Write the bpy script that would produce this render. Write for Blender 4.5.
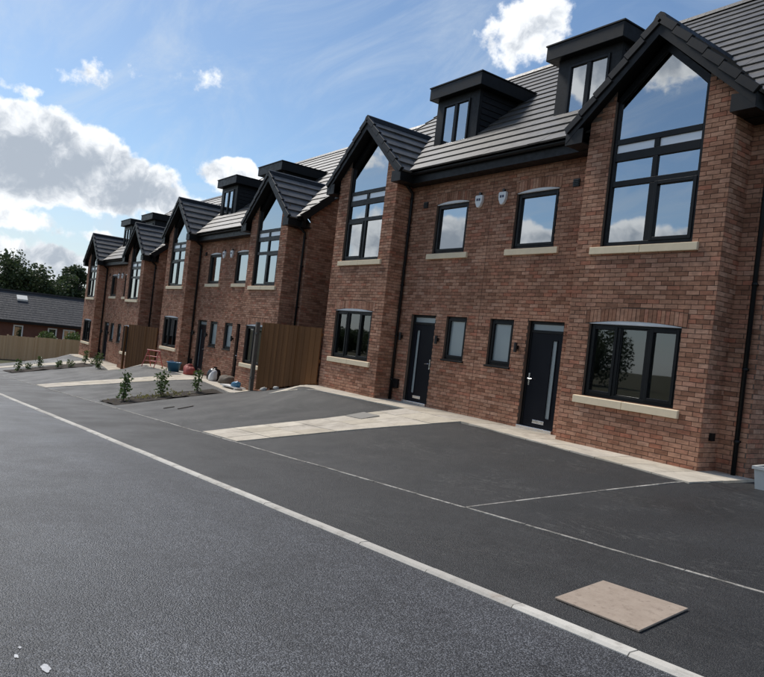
import bpy, math, random
import numpy as np
from mathutils import Matrix, Vector, noise as mnoise

random.seed(7)
scene = bpy.context.scene
for o in list(bpy.data.objects):
    bpy.data.objects.remove(o)
COL = scene.collection
RAD = math.radians

# ------------------------------------------------------------------ camera
cam_d = bpy.data.cameras.new('camera')
cam = bpy.data.objects.new('camera', cam_d)
COL.objects.link(cam)
CAM_R = Vector((0.5797621505599249, 0.8068971190397503, 0.1131056500068947))
CAM_U = Vector((-0.06756129733006531, -0.09073047140175595, 0.9935811253552946))
CAM_F = Vector((-0.8119798765247878, 0.5836822944415619, -0.0019129229530198816))
m = Matrix((CAM_R, CAM_U, -CAM_F)).transposed().to_4x4()
m.translation = Vector((11.48527, -10.75659, 1.39710))
cam.matrix_world = m
cam_d.sensor_fit = 'HORIZONTAL'
cam_d.sensor_width = 36.0
cam_d.lens = 703.8555 / 764 * 36
cam_d.shift_x = -0.00235
cam_d.shift_y = 0.00852
cam_d.clip_start = 0.05
cam_d.clip_end = 5000
scene.camera = cam

# ------------------------------------------------------------------ view
scene.view_settings.view_transform = 'Standard'
scene.view_settings.look = 'None'
scene.view_settings.gamma = 1.0
scene.view_settings.use_curve_mapping = False
scene.view_settings.exposure = 0.62
scene.render.engine = 'CYCLES'
scene.cycles.max_bounces = 7
scene.cycles.transparent_max_bounces = 10

SUN_AZ, SUN_EL = 99.0, 48.0        # degrees left of +Y (along the row, beyond its far end), above the horizon
SKY_STRENGTH = 0.074
SUN_STRENGTH = 2.4


# ------------------------------------------------------------------ node helpers
class NT:
    """small helper round a node tree"""
    def __init__(self, tree):
        self.t = tree
        self.n = tree.nodes
        self.l = tree.links

    def node(self, kind, **kw):
        nd = self.n.new(kind)
        for k, v in kw.items():
            setattr(nd, k, v)
        return nd

    def put(self, sock, v):
        if isinstance(v, bpy.types.NodeSocket):
            self.l.new(v, sock)
        else:
            sock.default_value = v

    def math(self, op, a, b=0.0, c=0.0, clamp=False):
        nd = self.node('ShaderNodeMath', operation=op, use_clamp=clamp)
        self.put(nd.inputs[0], a)
        self.put(nd.inputs[1], b)
        if op in ('MULTIPLY_ADD', 'SMOOTH_MIN', 'SMOOTH_MAX'):
            self.put(nd.inputs[2], c)
        return nd.outputs[0]

    def add(self, a, b): return self.math('ADD', a, b)
    def sub(self, a, b): return self.math('SUBTRACT', a, b)
    def mul(self, a, b): return self.math('MULTIPLY', a, b)
    def mx(self, a, b): return self.math('MAXIMUM', a, b)

    def ramp01(self, v, lo, hi, smooth=True, o0=0.0, o1=1.0):
        nd = self.node('ShaderNodeMapRange')
        nd.interpolation_type = 'SMOOTHSTEP' if smooth else 'LINEAR'
        nd.clamp = True
        self.put(nd.inputs['Value'], v)
        for k, x in (('From Min', lo), ('From Max', hi), ('To Min', o0), ('To Max', o1)):
            self.put(nd.inputs[k], x)
        return nd.outputs['Result']

    def dot(self, a, b):
        nd = self.node('ShaderNodeVectorMath', operation='DOT_PRODUCT')
        self.put(nd.inputs[0], a)
        self.put(nd.inputs[1], b)
        return nd.outputs['Value']

    def vmath(self, op, a, b):
        nd = self.node('ShaderNodeVectorMath', operation=op)
        self.put(nd.inputs[0], a)
        self.put(nd.inputs[1], b)
        return nd.outputs['Vector']

    def noise(self, vec, scale, detail=4, rough=0.55, dist=0.0, out='Fac'):
        nd = self.node('ShaderNodeTexNoise')
        if vec is not None:
            self.put(nd.inputs['Vector'], vec)
        nd.inputs['Scale'].default_value = scale
        nd.inputs['Detail'].default_value = detail
        nd.inputs['Roughness'].default_value = rough
        nd.inputs['Distortion'].default_value = dist
        return nd.outputs[out]

    def voronoi(self, vec, scale, feature='F1', out='Distance', rnd=1.0):
        nd = self.node('ShaderNodeTexVoronoi', feature=feature)
        if vec is not None:
            self.put(nd.inputs['Vector'], vec)
        nd.inputs['Scale'].default_value = scale
        nd.inputs['Randomness'].default_value = rnd
        return nd.outputs[out]

    def mix(self, f, a, b, mode='MIX'):
        nd = self.node('ShaderNodeMix', data_type='RGBA', blend_type=mode)
        nd.clamp_factor = True
        self.put(nd.inputs[0], f)
        for s, v in ((6, a), (7, b)):
            if isinstance(v, (tuple, list)) and len(v) == 3:
                v = (*v, 1)
            self.put(nd.inputs[s], v)
        return nd.outputs[2]

    def ramp(self, f, stops, interp='LINEAR'):
        nd = self.node('ShaderNodeValToRGB')
        r = nd.color_ramp
        r.interpolation = interp
        while len(r.elements) > 1:
            r.elements.remove(r.elements[0])
        r.elements[0].position = stops[0][0]
        r.elements[0].color = (*stops[0][1], 1)
        for p, c in stops[1:]:
            e = r.elements.new(p)
            e.color = (*c, 1)
        self.put(nd.inputs[0], f)
        return nd.outputs[0]

    def bump(self, h, strength=0.5, dist=0.01, normal=None):
        nd = self.node('ShaderNodeBump')
        nd.inputs['Strength'].default_value = strength
        nd.inputs['Distance'].default_value = dist
        self.put(nd.inputs['Height'], h)
        if normal is not None:
            self.put(nd.inputs['Normal'], normal)
        return nd.outputs[0]


# ------------------------------------------------------------------ world: Nishita sky + cumulus
def az_dir(az, el):
    a, e = RAD(az), RAD(el)
    return Vector((-math.sin(a) * math.cos(e), math.cos(a) * math.cos(e), math.sin(e)))


world = bpy.data.worlds.new('World')
scene.world = world
world.use_nodes = True
W = NT(world.node_tree)
W.n.clear()
sky = W.node('ShaderNodeTexSky', sky_type='NISHITA')
sky.sun_disc = False
sky.sun_elevation = RAD(SUN_EL)
sky.sun_rotation = RAD(-SUN_AZ)
sky.altitude = 60
sky.air_density = 1.0
sky.dust_density = 0.7
sky.ozone_density = 3.0
tc = W.node('ShaderNodeTexCoord')
D = tc.outputs['Generated']
# cloud bodies: azimuth (left of +Y), elevation, half width and half height in degrees, amount
CLOUDS = [
    (83.5, 10.2, 11.0, 4.7, 1.45), (76.0, 9.2, 8.0, 3.0, 1.3), (71.5, 8.6, 5.5, 1.9, 0.95), (86.0, 5.6, 8.0, 1.7, 0.95), (77.5, 5.4, 5.5, 1.3, 0.85), (81.0, 3.0, 13.0, 2.0, 1.05), (70.0, 5.0, 6.0, 1.6, 0.9),
    (46.6, 24.6, 4.8, 3.2, 0.78), (44.2, 25.8, 3.2, 3.0, 0.75),
    (78.9, 16.8, 3.4, 1.9, 0.53), (75.8, 17.7, 1.4, 1.1, 0.46), (71.6, 18.2, 3.6, 1.9, 0.52), (84.5, 14.9, 3.4, 0.9, 0.42),
    (67.8, 11.6, 4.6, 1.7, 0.85), (28.5, 27.0, 3.0, 2.4, 0.5),
    (104, 11.0, 10, 5.0, 1.2), (118, 17.0, 9, 5.0, 0.9), (130, 8.0, 13, 4.0, 1.3), (146, 8.5, 12, 3.6, 1.25), (142, 24.0, 13, 5.0, 1.2), (158, 12.0, 11, 5.5, 1.2),
    (176, 20.0, 10, 5.0, 1.0), (192, 9.0, 13, 5.0, 1.3), (215, 18.0, 12, 6.0, 1.0), (238, 10.0, 12, 5.0, 1.2), (262, 22.0, 11, 6.0, 0.9), (286, 9.0, 12, 5.0, 1.2),
    (312, 14.0, 10, 5.0, 1.0), (338, 9.0, 12, 5.0, 1.1), (4, 22.0, 9, 5.0, 0.9), (15, 8.0, 9, 4.0, 1.1), (120, 40.0, 14, 8.0, 0.8), (200, 44.0, 15, 9.0, 0.8), (290, 45.0, 15, 9.0, 0.8)]
warp = W.vmath('MULTIPLY', W.vmath('SUBTRACT', W.noise(D, 14, 3, 0.6, out='Color'), (0.5, 0.5, 0.5)), (0.05, 0.05, 0.05))
DW = W.vmath('ADD', D, warp)
F = None
for az, el, rx, ry, am in CLOUDS:
    c = az_dir(az, el)
    r = Vector((math.cos(RAD(az)), math.sin(RAD(az)), 0))
    u = r.cross(c)
    sx, sy = 1 / RAD(rx), 1 / RAD(ry)
    a = W.dot(DW, tuple(r * sx))
    b = W.dot(DW, tuple(u * sy))
    rr = W.math('MULTIPLY_ADD', a, a, W.mul(b, b))
    front = W.math('GREATER_THAN', W.dot(D, tuple(c)), 0.6)
    f = W.mul(W.mul(W.math('SUBTRACT', 1.0, rr, clamp=True), am), front)
    F = f if F is None else W.math('SMOOTH_MAX', F, f, 0.12)
n1 = W.ramp01(W.noise(D, 13, 10, 0.62), 0.28, 0.72, smooth=False)
v = W.math('MULTIPLY_ADD', n1, -0.80, F)
dens = W.mul(W.ramp01(v, 0.0, 0.24), 0.97)
# relief: billows are lit where the noise falls away towards the sun
dl = az_dir(SUN_AZ, SUN_EL) * 0.022
na = W.noise(DW, 17, 7, 0.58)
nb_ = W.noise(W.vmath('ADD', DW, tuple(dl)), 17, 7, 0.58)
lit = W.mul(W.sub(na, nb_), 2.2)
thick = W.ramp01(W.sub(W.math('MULTIPLY_ADD', n1, 0.55, W.sub(v, 0.22)), lit), 0.10, 0.95)
cloud_col = W.mix(thick, (9.6, 9.8, 10.0), (4.0, 4.5, 5.2))
# thin high veil
sep = W.node('ShaderNodeSeparateXYZ')
W.put(sep.inputs[0], D)
zc = W.mx(sep.outputs[2], 0.0)
inv = W.math('DIVIDE', 1.0, W.add(zc, 0.22))
comb = W.node('ShaderNodeCombineXYZ')
W.put(comb.inputs[0], W.mul(W.mul(sep.outputs[0], inv), 1.0))
W.put(comb.inputs[1], W.mul(W.mul(sep.outputs[1], inv), 2.4))
veil = W.ramp01(W.noise(comb.outputs[0], 1.5, 8, 0.66, 0.9), 0.40, 0.80)
low = W.ramp01(zc, 0.0, 0.22, o0=0.62, o1=0.0)
tint = W.vmath('MULTIPLY', sky.outputs[0], (0.91, 1.0, 1.03))
skyc = W.mix(W.mul(veil, 0.46), tint, (6.2, 6.9, 7.6))
skyc = W.mix(low, skyc, (6.0, 6.5, 7.0))
skyc = W.mix(dens, skyc, cloud_col)
bg = W.node('ShaderNodeBackground')
W.put(bg.inputs[0], skyc)
bg.inputs[1].default_value = SKY_STRENGTH
wo = W.node('ShaderNodeOutputWorld')
W.l.new(bg.outputs[0], wo.inputs[0])

# ------------------------------------------------------------------ sun
sun_d = bpy.data.lights.new('sun', 'SUN')
sun_d.energy = SUN_STRENGTH
sun_d.angle = RAD(14)
sun_d.color = (1.0, 0.95, 0.88)
sun = bpy.data.objects.new('sun', sun_d)
COL.objects.link(sun)
sun.rotation_euler = (-az_dir(SUN_AZ, SUN_EL)).to_track_quat('-Z', 'Y').to_euler()
sun.location = (0, 0, 30)


# ------------------------------------------------------------------ materials
MATS = {}


def material(name):
    mt = bpy.data.materials.new(name)
    mt.use_nodes = True
    t = NT(mt.node_tree)
    t.n.clear()
    out = t.node('ShaderNodeOutputMaterial')
    MATS[name] = mt
    return t, out


def principled(t, out, color, rough=0.6, metal=0.0, normal=None, spec=0.5, **kw):
    p = t.node('ShaderNodeBsdfPrincipled')
    if isinstance(color, (tuple, list)) and len(color) == 3:
        color = (*color, 1)
    t.put(p.inputs['Base Color'], color)
    t.put(p.inputs['Roughness'], rough)
    t.put(p.inputs['Metallic'], metal)
    t.put(p.inputs['Specular IOR Level'], spec)
    if normal is not None:
        t.put(p.inputs['Normal'], normal)
    t.l.new(p.outputs[0], out.inputs[0])
    return p


def pos(t):
    return t.node('ShaderNodeNewGeometry').outputs['Position']


def objco(t):
    return t.node('ShaderNodeTexCoord').outputs['Object']


def rnd_of(t):
    a = t.node('ShaderNodeAttribute', attribute_name='rnd')
    oi = t.node('ShaderNodeObjectInfo')
    return t.math('FRACT', t.add(a.outputs['Fac'], oi.outputs['Random']))


def plain(name, col, rough=0.5, metal=0.0, spec=0.5, var=0.12, scale=6, bump=0.0):
    t, o = material(name)
    P = pos(t)
    n = t.noise(P, scale, 5, 0.6)
    c = t.mix(n, tuple(x * (1 - var) for x in col), tuple(min(1, x * (1 + var)) for x in col))
    r = t.ramp01(t.noise(P, scale * 3, 4, 0.6), 0.3, 0.7, o0=max(0.02, rough - 0.08), o1=min(1, rough + 0.08))
    nm = t.bump(t.noise(P, scale * 25, 4, 0.6), 1.0, bump) if bump else None
    principled(t, o, c, r, metal, nm, spec)


# bricks: brown-red multi stock, some pinkish, some burnt
t, o = material('brick')
P = pos(t)
R_ = rnd_of(t)
base = t.ramp(R_, [(0.0, (0.275, 0.140, 0.082)), (0.16, (0.365, 0.198, 0.119)), (0.34, (0.455, 0.258, 0.157)), (0.52, (0.50, 0.297, 0.187)),
                   (0.68, (0.41, 0.208, 0.124)), (0.80, (0.54, 0.338, 0.220)), (0.92, (0.445, 0.193, 0.113)), (1.0, (0.31, 0.166, 0.099))])
patch = t.ramp01(t.noise(P, 0.55, 6, 0.65), 0.33, 0.68, o0=0.76, o1=1.14)
smut = t.ramp01(t.noise(t.vmath('MULTIPLY', P, (1.0, 1.0, 2.2)), 9, 5, 0.65), 0.30, 0.72, o0=0.74, o1=1.16)
k = t.mul(patch, smut)
vec = t.node('ShaderNodeCombineXYZ')
for i in range(3):
    t.put(vec.inputs[i], k)
colr = t.vmath('MULTIPLY', t.vmath('MULTIPLY', base, (0.98, 0.915, 0.96)), vec.outputs[0])
efflo = t.ramp01(t.noise(P, 2.3, 6, 0.7), 0.60, 0.80, o0=0.0, o1=0.22)
colr = t.mix(efflo, colr, (0.42, 0.36, 0.32))
nm = t.bump(t.noise(P, 60, 5, 0.7), 0.8, 0.006)
principled(t, o, colr, 0.9, normal=nm, spec=0.2)

t, o = material('mortar')
P = pos(t)
principled(t, o, t.mix(t.noise(P, 3, 5, 0.6), (0.10, 0.074, 0.058), (0.19, 0.146, 0.118)), 0.95, normal=t.bump(t.noise(P, 90, 4), 0.6, 0.004), spec=0.1)

# brick pattern for walls nobody can pick bricks out of
t, o = material('brick_pattern')
P = pos(t)
g = t.node('ShaderNodeNewGeometry')
s3 = t.node('ShaderNodeSeparateXYZ')
t.put(s3.inputs[0], P)
cb = t.node('ShaderNodeCombineXYZ')
t.put(cb.inputs[0], t.add(s3.outputs[0], s3.outputs[1]))
t.put(cb.inputs[1], s3.outputs[2])
bt = t.node('ShaderNodeTexBrick')
t.put(bt.inputs['Vector'], cb.outputs[0])
bt.inputs['Color1'].default_value = (0.30, 0.16, 0.12, 1)
bt.inputs['Color2'].default_value = (0.19, 0.10, 0.075, 1)
bt.inputs['Mortar'].default_value = (0.12, 0.10, 0.085, 1)
bt.inputs['Scale'].default_value = 1.0
bt.inputs['Mortar Size'].default_value = 0.008
bt.inputs['Brick Width'].default_value = 0.225
bt.inputs['Row Height'].default_value = 0.075
principled(t, o, bt.outputs[0], 0.9, spec=0.2)

t, o = material('far_brick')
P = pos(t)
principled(t, o, t.mix(t.noise(P, 2.5, 6, 0.7), (0.10, 0.045, 0.035), (0.20, 0.095, 0.07)), 0.9, spec=0.2)

# roof tiles
t, o = material('roof_tile')
P = pos(t)
R_ = rnd_of(t)
tb = t.mix(R_, (0.060, 0.056, 0.053), (0.100, 0.094, 0.088))
tb = t.mix(t.ramp01(t.noise(P, 3.5, 6, 0.7), 0.35, 0.75), tb, (0.125, 0.115, 0.105))
tr_ = t.ramp01(t.noise(P, 5, 5, 0.65), 0.3, 0.7, o0=0.42, o1=0.60)
principled(t, o, tb, tr_, normal=t.bump(t.noise(P, 45, 5, 0.7), 0.5, 0.004), spec=0.55)

plain('ridge_tile', (0.030, 0.029, 0.030), 0.5, bump=0.003)
plain('verge_plastic', (0.010, 0.010, 0.011), 0.5, spec=0.3, var=0.2, scale=4)
plain('black_trim', (0.0060, 0.0063, 0.0068), 0.48, spec=0.28, var=0.2, scale=3)
plain('black_frame', (0.0045, 0.0052, 0.0060), 0.40, spec=0.25, var=0.15, scale=4)
plain('dormer_cladding', (0.0085, 0.0088, 0.0095), 0.55, spec=0.3, var=0.25, scale=5)
plain('white_plastic', (0.78, 0.78, 0.77), 0.45, var=0.05)
plain('white_panel', (0.90, 0.91, 0.92), 0.08, spec=1.0, var=0.02)
plain('sill_stone', (0.82, 0.68, 0.47), 0.85, var=0.12, scale=7, bump=0.002)
plain('door_paint', (0.0045, 0.0058, 0.0105), 0.36, spec=0.15, var=0.05, scale=0.8)
plain('chrome', (0.75, 0.75, 0.76), 0.22, metal=1.0, var=0.03)
plain('room_plaster', (0.55, 0.54, 0.52), 0.9, var=0.05, scale=1)
plain('room_floor', (0.16, 0.13, 0.10), 0.8, var=0.2, scale=2)
plain('soil', (0.055, 0.040, 0.028), 0.95, var=0.5, scale=9, bump=0.03)
plain('post_timber', (0.14, 0.115, 0.09), 0.9, var=0.3, scale=8, bump=0.004)
plain('stem', (0.10, 0.075, 0.05), 0.9, var=0.3)
plain('bark', (0.075, 0.058, 0.045), 0.95, var=0.35, scale=3)
plain('grey_plastic', (0.60, 0.59, 0.55), 0.6, var=0.1)
plain('red_metal', (0.50, 0.10, 0.085), 0.5, var=0.25, scale=12)
plain('blue_plastic', (0.05, 0.19, 0.33), 0.45, var=0.15)
plain('black_bag', (0.012, 0.012, 0.013), 0.3, var=0.2)
plain('white_sack', (0.66, 0.65, 0.62), 0.8, var=0.12, scale=14)
plain('red_sack', (0.34, 0.07, 0.055), 0.7, var=0.25, scale=14)
plain('brown_sack', (0.12, 0.095, 0.07), 0.85, var=0.3, scale=14)
plain('cast_iron', (0.24, 0.225, 0.20), 0.6, var=0.25, scale=30, bump=0.002)
plain('lamp_black', (0.012, 0.012, 0.012), 0.4)
plain('white_frame', (0.70, 0.70, 0.69), 0.5, var=0.06)
plain('far_roof', (0.042, 0.042, 0.046), 0.85, var=0.3, scale=2)
plain('road_paint', (0.5, 0.5, 0.5), 0.7, var=0.5, scale=60)
plain('unlit_room_grey', (0.06, 0.065, 0.07), 0.9)  # room darkness behind the bungalow panes, put into the colour
plain('lath', (0.12, 0.10, 0.08), 0.9, var=0.3)
plain('dark_blue_print', (0.03, 0.04, 0.09), 0.5)

# timber boards
for nm_, c1, c2 in (('gate_timber', (0.105, 0.045, 0.015), (0.215, 0.095, 0.033)), ('fence_timber', (0.56, 0.36, 0.195), (0.74, 0.53, 0.32))):
    t, o = material(nm_)
    P = pos(t)
    R_ = rnd_of(t)
    gr = t.noise(t.vmath('MULTIPLY', P, (1, 1, 0.08)), 28, 5, 0.6)
    c = t.mix(t.math('MULTIPLY_ADD', R_, 0.55, t.mul(gr, 0.45)), c1, c2)
    principled(t, o, c, 0.85, normal=t.bump(gr, 0.5, 0.004), spec=0.25)

# plywood / chipboard sheet
t, o = material('board')
P = pos(t)
c = t.mix(t.noise(P, 7, 6, 0.7), (0.27, 0.205, 0.155), (0.46, 0.375, 0.30))
c = t.mix(t.ramp01(t.noise(P, 18, 7, 0.78), 0.50, 0.74), c, (0.20, 0.15, 0.115))
principled(t, o, c, 0.85, normal=t.bump(t.noise(P, 50, 4), 0.4, 0.003), spec=0.25)


# asphalt
def asphalt(name, dark, light, scale, stones, dust, dustcol, rough, streak):
    t, o = material(name)
    P = pos(t)
    bw = t.node('ShaderNodeRGBToBW')
    t.put(bw.inputs[0], t.voronoi(P, scale, out='Color'))
    edge = t.voronoi(P, scale, out='Distance')
    fine = t.noise(P, scale * 1.7, 3, 0.7)
    st = t.ramp01(bw.outputs[0], 0.45, 0.80, o1=stones)                  # pale stones in the binder
    f = t.math('MULTIPLY_ADD', t.ramp01(fine, 0.3, 0.7), 0.35, st)
    f = t.mul(f, t.ramp01(edge, 0.25, 0.75, o0=1.0, o1=0.15))
    c = t.mix(f, dark, light)
    big = t.ramp01(t.noise(P, 0.45, 7, 0.66, 0.6), 0.32, 0.70, o0=0.72, o1=1.25)
    mid = t.ramp01(t.noise(P, 6.0, 5, 0.7), 0.30, 0.70, o0=0.84, o1=1.16)
    track = t.ramp01(t.noise(t.vmath('MULTIPLY', P, (0.06, 1.1, 1.0)), 1.0, 4, 0.55), 0.35, 0.65, o0=0.86, o1=1.14)
    k = t.mul(t.mul(big, mid), track)
    cc = t.node('ShaderNodeCombineXYZ')
    for i in range(3):
        t.put(cc.inputs[i], k)
    c = t.vmath('MULTIPLY', c, cc.outputs[0])
    d = t.ramp01(t.noise(P, 1.1, 9, 0.75, 1.0), 0.55, 0.82, o0=0.0, o1=dust)
    # tyre scuffs and broom marks: thin, twisted lines
    sc = t.noise(t.vmath('MULTIPLY', P, (0.55, 2.4, 1)), 1.5, 4, 0.55, 2.4)
    line = t.math('SUBTRACT', 1.0, t.mul(t.math('ABSOLUTE', t.sub(sc, 0.5)), 26.0), clamp=True)
    line = t.mul(t.mul(line, t.ramp01(t.noise(P, 0.8, 4, 0.6), 0.46, 0.62)), streak)
    line = t.mul(line, t.ramp01(t.noise(P, 22, 4, 0.7), 0.35, 0.65))
    c = t.mix(t.math('MAXIMUM', d, line), c, dustcol)
    h = t.math('MULTIPLY_ADD', edge, -1.0, t.mul(fine, 0.4))
    rg = t.ramp01(t.noise(P, 0.9, 5, 0.6), 0.3, 0.7, o0=rough - 0.10, o1=rough + 0.08)
    principled(t, o, c, rg, normal=t.bump(h, 0.7, 0.007), spec=0.45)


asphalt('road_asphalt', (0.0095, 0.0102, 0.0122), (0.190, 0.195, 0.210), 112, 0.70, 0.06, (0.12, 0.122, 0.13), 0.50, 0.08)
asphalt('footway_asphalt', (0.0092, 0.0094, 0.0099), (0.074, 0.0735, 0.073), 120, 0.6, 0.30, (0.11, 0.106, 0.098), 0.58, 0.5)
asphalt('drive_asphalt', (0.0055, 0.0061, 0.0073), (0.046, 0.047, 0.050), 130, 0.55, 0.26, (0.12, 0.116, 0.108), 0.60, 0.6)

# concrete kerb, slabs
t, o = material('kerb_concrete')
P = pos(t)
R_ = rnd_of(t)
c = t.mix(R_, (0.47, 0.44, 0.39), (0.62, 0.585, 0.52))
c = t.mix(t.ramp01(t.noise(P, 6, 7, 0.7), 0.45, 0.8), c, (0.30, 0.275, 0.24))
c = t.mix(t.ramp01(t.noise(P, 2.1, 5, 0.7), 0.62, 0.76, o1=0.55), c, (0.33, 0.235, 0.17))
principled(t, o, c, 0.9, normal=t.bump(t.noise(P, 70, 5, 0.7), 0.5, 0.004), spec=0.25)

t, o = material('edging_concrete')
P = pos(t)
R_ = rnd_of(t)
c = t.mix(R_, (0.36, 0.335, 0.295), (0.50, 0.47, 0.42))
c = t.mix(t.ramp01(t.noise(P, 5, 8, 0.75), 0.40, 0.66), c, (0.13, 0.12, 0.105))
c = t.mix(t.ramp01(t.noise(P, 26, 6, 0.75), 0.50, 0.70), c, (0.05, 0.05, 0.05))
principled(t, o, c, 0.9, normal=t.bump(t.noise(P, 70, 5, 0.7), 0.5, 0.004), spec=0.25)

t, o = material('slab_concrete')
P = pos(t)
R_ = rnd_of(t)
c = t.ramp(R_, [(0, (0.50, 0.44, 0.345)), (0.35, (0.60, 0.535, 0.43)), (0.7, (0.54, 0.485, 0.41)), (1.0, (0.67, 0.60, 0.49))])
c = t.mix(t.ramp01(t.noise(P, 3.5, 8, 0.72), 0.40, 0.75, o1=0.65), c, (0.34, 0.295, 0.235))
c = t.mix(t.ramp01(t.noise(P, 1.1, 7, 0.7, 0.8), 0.50, 0.72, o1=0.5), c, (0.27, 0.235, 0.19))
c = t.mix(t.ramp01(t.noise(P, 30, 5, 0.75), 0.55, 0.75, o1=0.5), c, (0.20, 0.175, 0.14))
principled(t, o, c, 0.88, normal=t.bump(t.noise(P, 40, 6, 0.7), 0.5, 0.006), spec=0.25)

# terrain
t, o = material('terrain')
P = pos(t)
c = t.mix(t.ramp01(t.noise(P, 0.35, 6, 0.65), 0.40, 0.62), (0.085, 0.062, 0.042), (0.05, 0.072, 0.025))
c = t.mix(t.ramp01(t.noise(P, 14, 6, 0.7), 0.35, 0.7), c, (0.11, 0.095, 0.06))
principled(t, o, c, 0.95, normal=t.bump(t.noise(P, 12, 6, 0.7), 0.8, 0.06), spec=0.15)

# leaves
for nm_, c1, c2 in (('leaf_far', (0.030, 0.050, 0.022), (0.095, 0.125, 0.050)), ('leaf_shrub', (0.045, 0.085, 0.022), (0.13, 0.19, 0.055)),
                    ('leaf_dry', (0.16, 0.15, 0.05), (0.30, 0.27, 0.10))):
    t, o = material(nm_)
    R_ = rnd_of(t)
    P = pos(t)
    c = t.mix(t.math('MULTIPLY_ADD', R_, 0.7, t.mul(t.noise(P, 0.8, 3), 0.4)), c1, c2)
    p = principled(t, o, c, 0.5, spec=0.35)
    tl = t.node('ShaderNodeBsdfTranslucent')
    t.put(tl.inputs[0], c)
    ms = t.node('ShaderNodeMixShader')
    ms.inputs[0].default_value = 0.3
    t.l.new(p.outputs[0], ms.inputs[1])
    t.l.new(tl.outputs[0], ms.inputs[2])
    t.l.new(ms.outputs[0], o.inputs[0])

# glazing: a coated double glazed pane, clear behind
def glazing(name, base, tint, haze, wob):
    t, o = material(name)
    P = pos(t)
    lw = t.node('ShaderNodeFresnel')
    lw.inputs[0].default_value = 1.5
    fac = t.ramp01(lw.outputs[0], 0.04, 1.0, smooth=False, o0=base, o1=1.0)
    nm = t.bump(t.noise(P, 1.1, 2, 0.5), 1.0, wob)
    gl = t.node('ShaderNodeBsdfGlossy')
    gl.inputs['Color'].default_value = (0.93, 0.96, 0.98, 1)
    gl.inputs['Roughness'].default_value = 0.28 if haze else 0.015
    t.put(gl.inputs['Normal'], nm)
    tp = t.node('ShaderNodeBsdfTransparent')
    tp.inputs[0].default_value = (*tint, 1)
    back = tp.outputs[0]
    if haze:
        df = t.node('ShaderNodeBsdfDiffuse')
        df.inputs[0].default_value = (0.26, 0.31, 0.32, 1)
        mh = t.node('ShaderNodeMixShader')
        mh.inputs[0].default_value = haze
        t.l.new(tp.outputs[0], mh.inputs[1])
        t.l.new(df.outputs[0], mh.inputs[2])
        back = mh.outputs[0]
    ms = t.node('ShaderNodeMixShader')
    t.put(ms.inputs[0], fac)
    t.l.new(back, ms.inputs[1])
    t.l.new(gl.outputs[0], ms.inputs[2])
    t.l.new(ms.outputs[0], o.inputs[0])


glazing('glass', 0.15, (0.72, 0.76, 0.76), 0.0, 0.0008)
glazing('glass_upper', 0.50, (0.60, 0.66, 0.68), 0.0, 0.0012)
glazing('glass_frosted', 0.16, (0.5, 0.55, 0.55), 0.92, 0.002)


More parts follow.
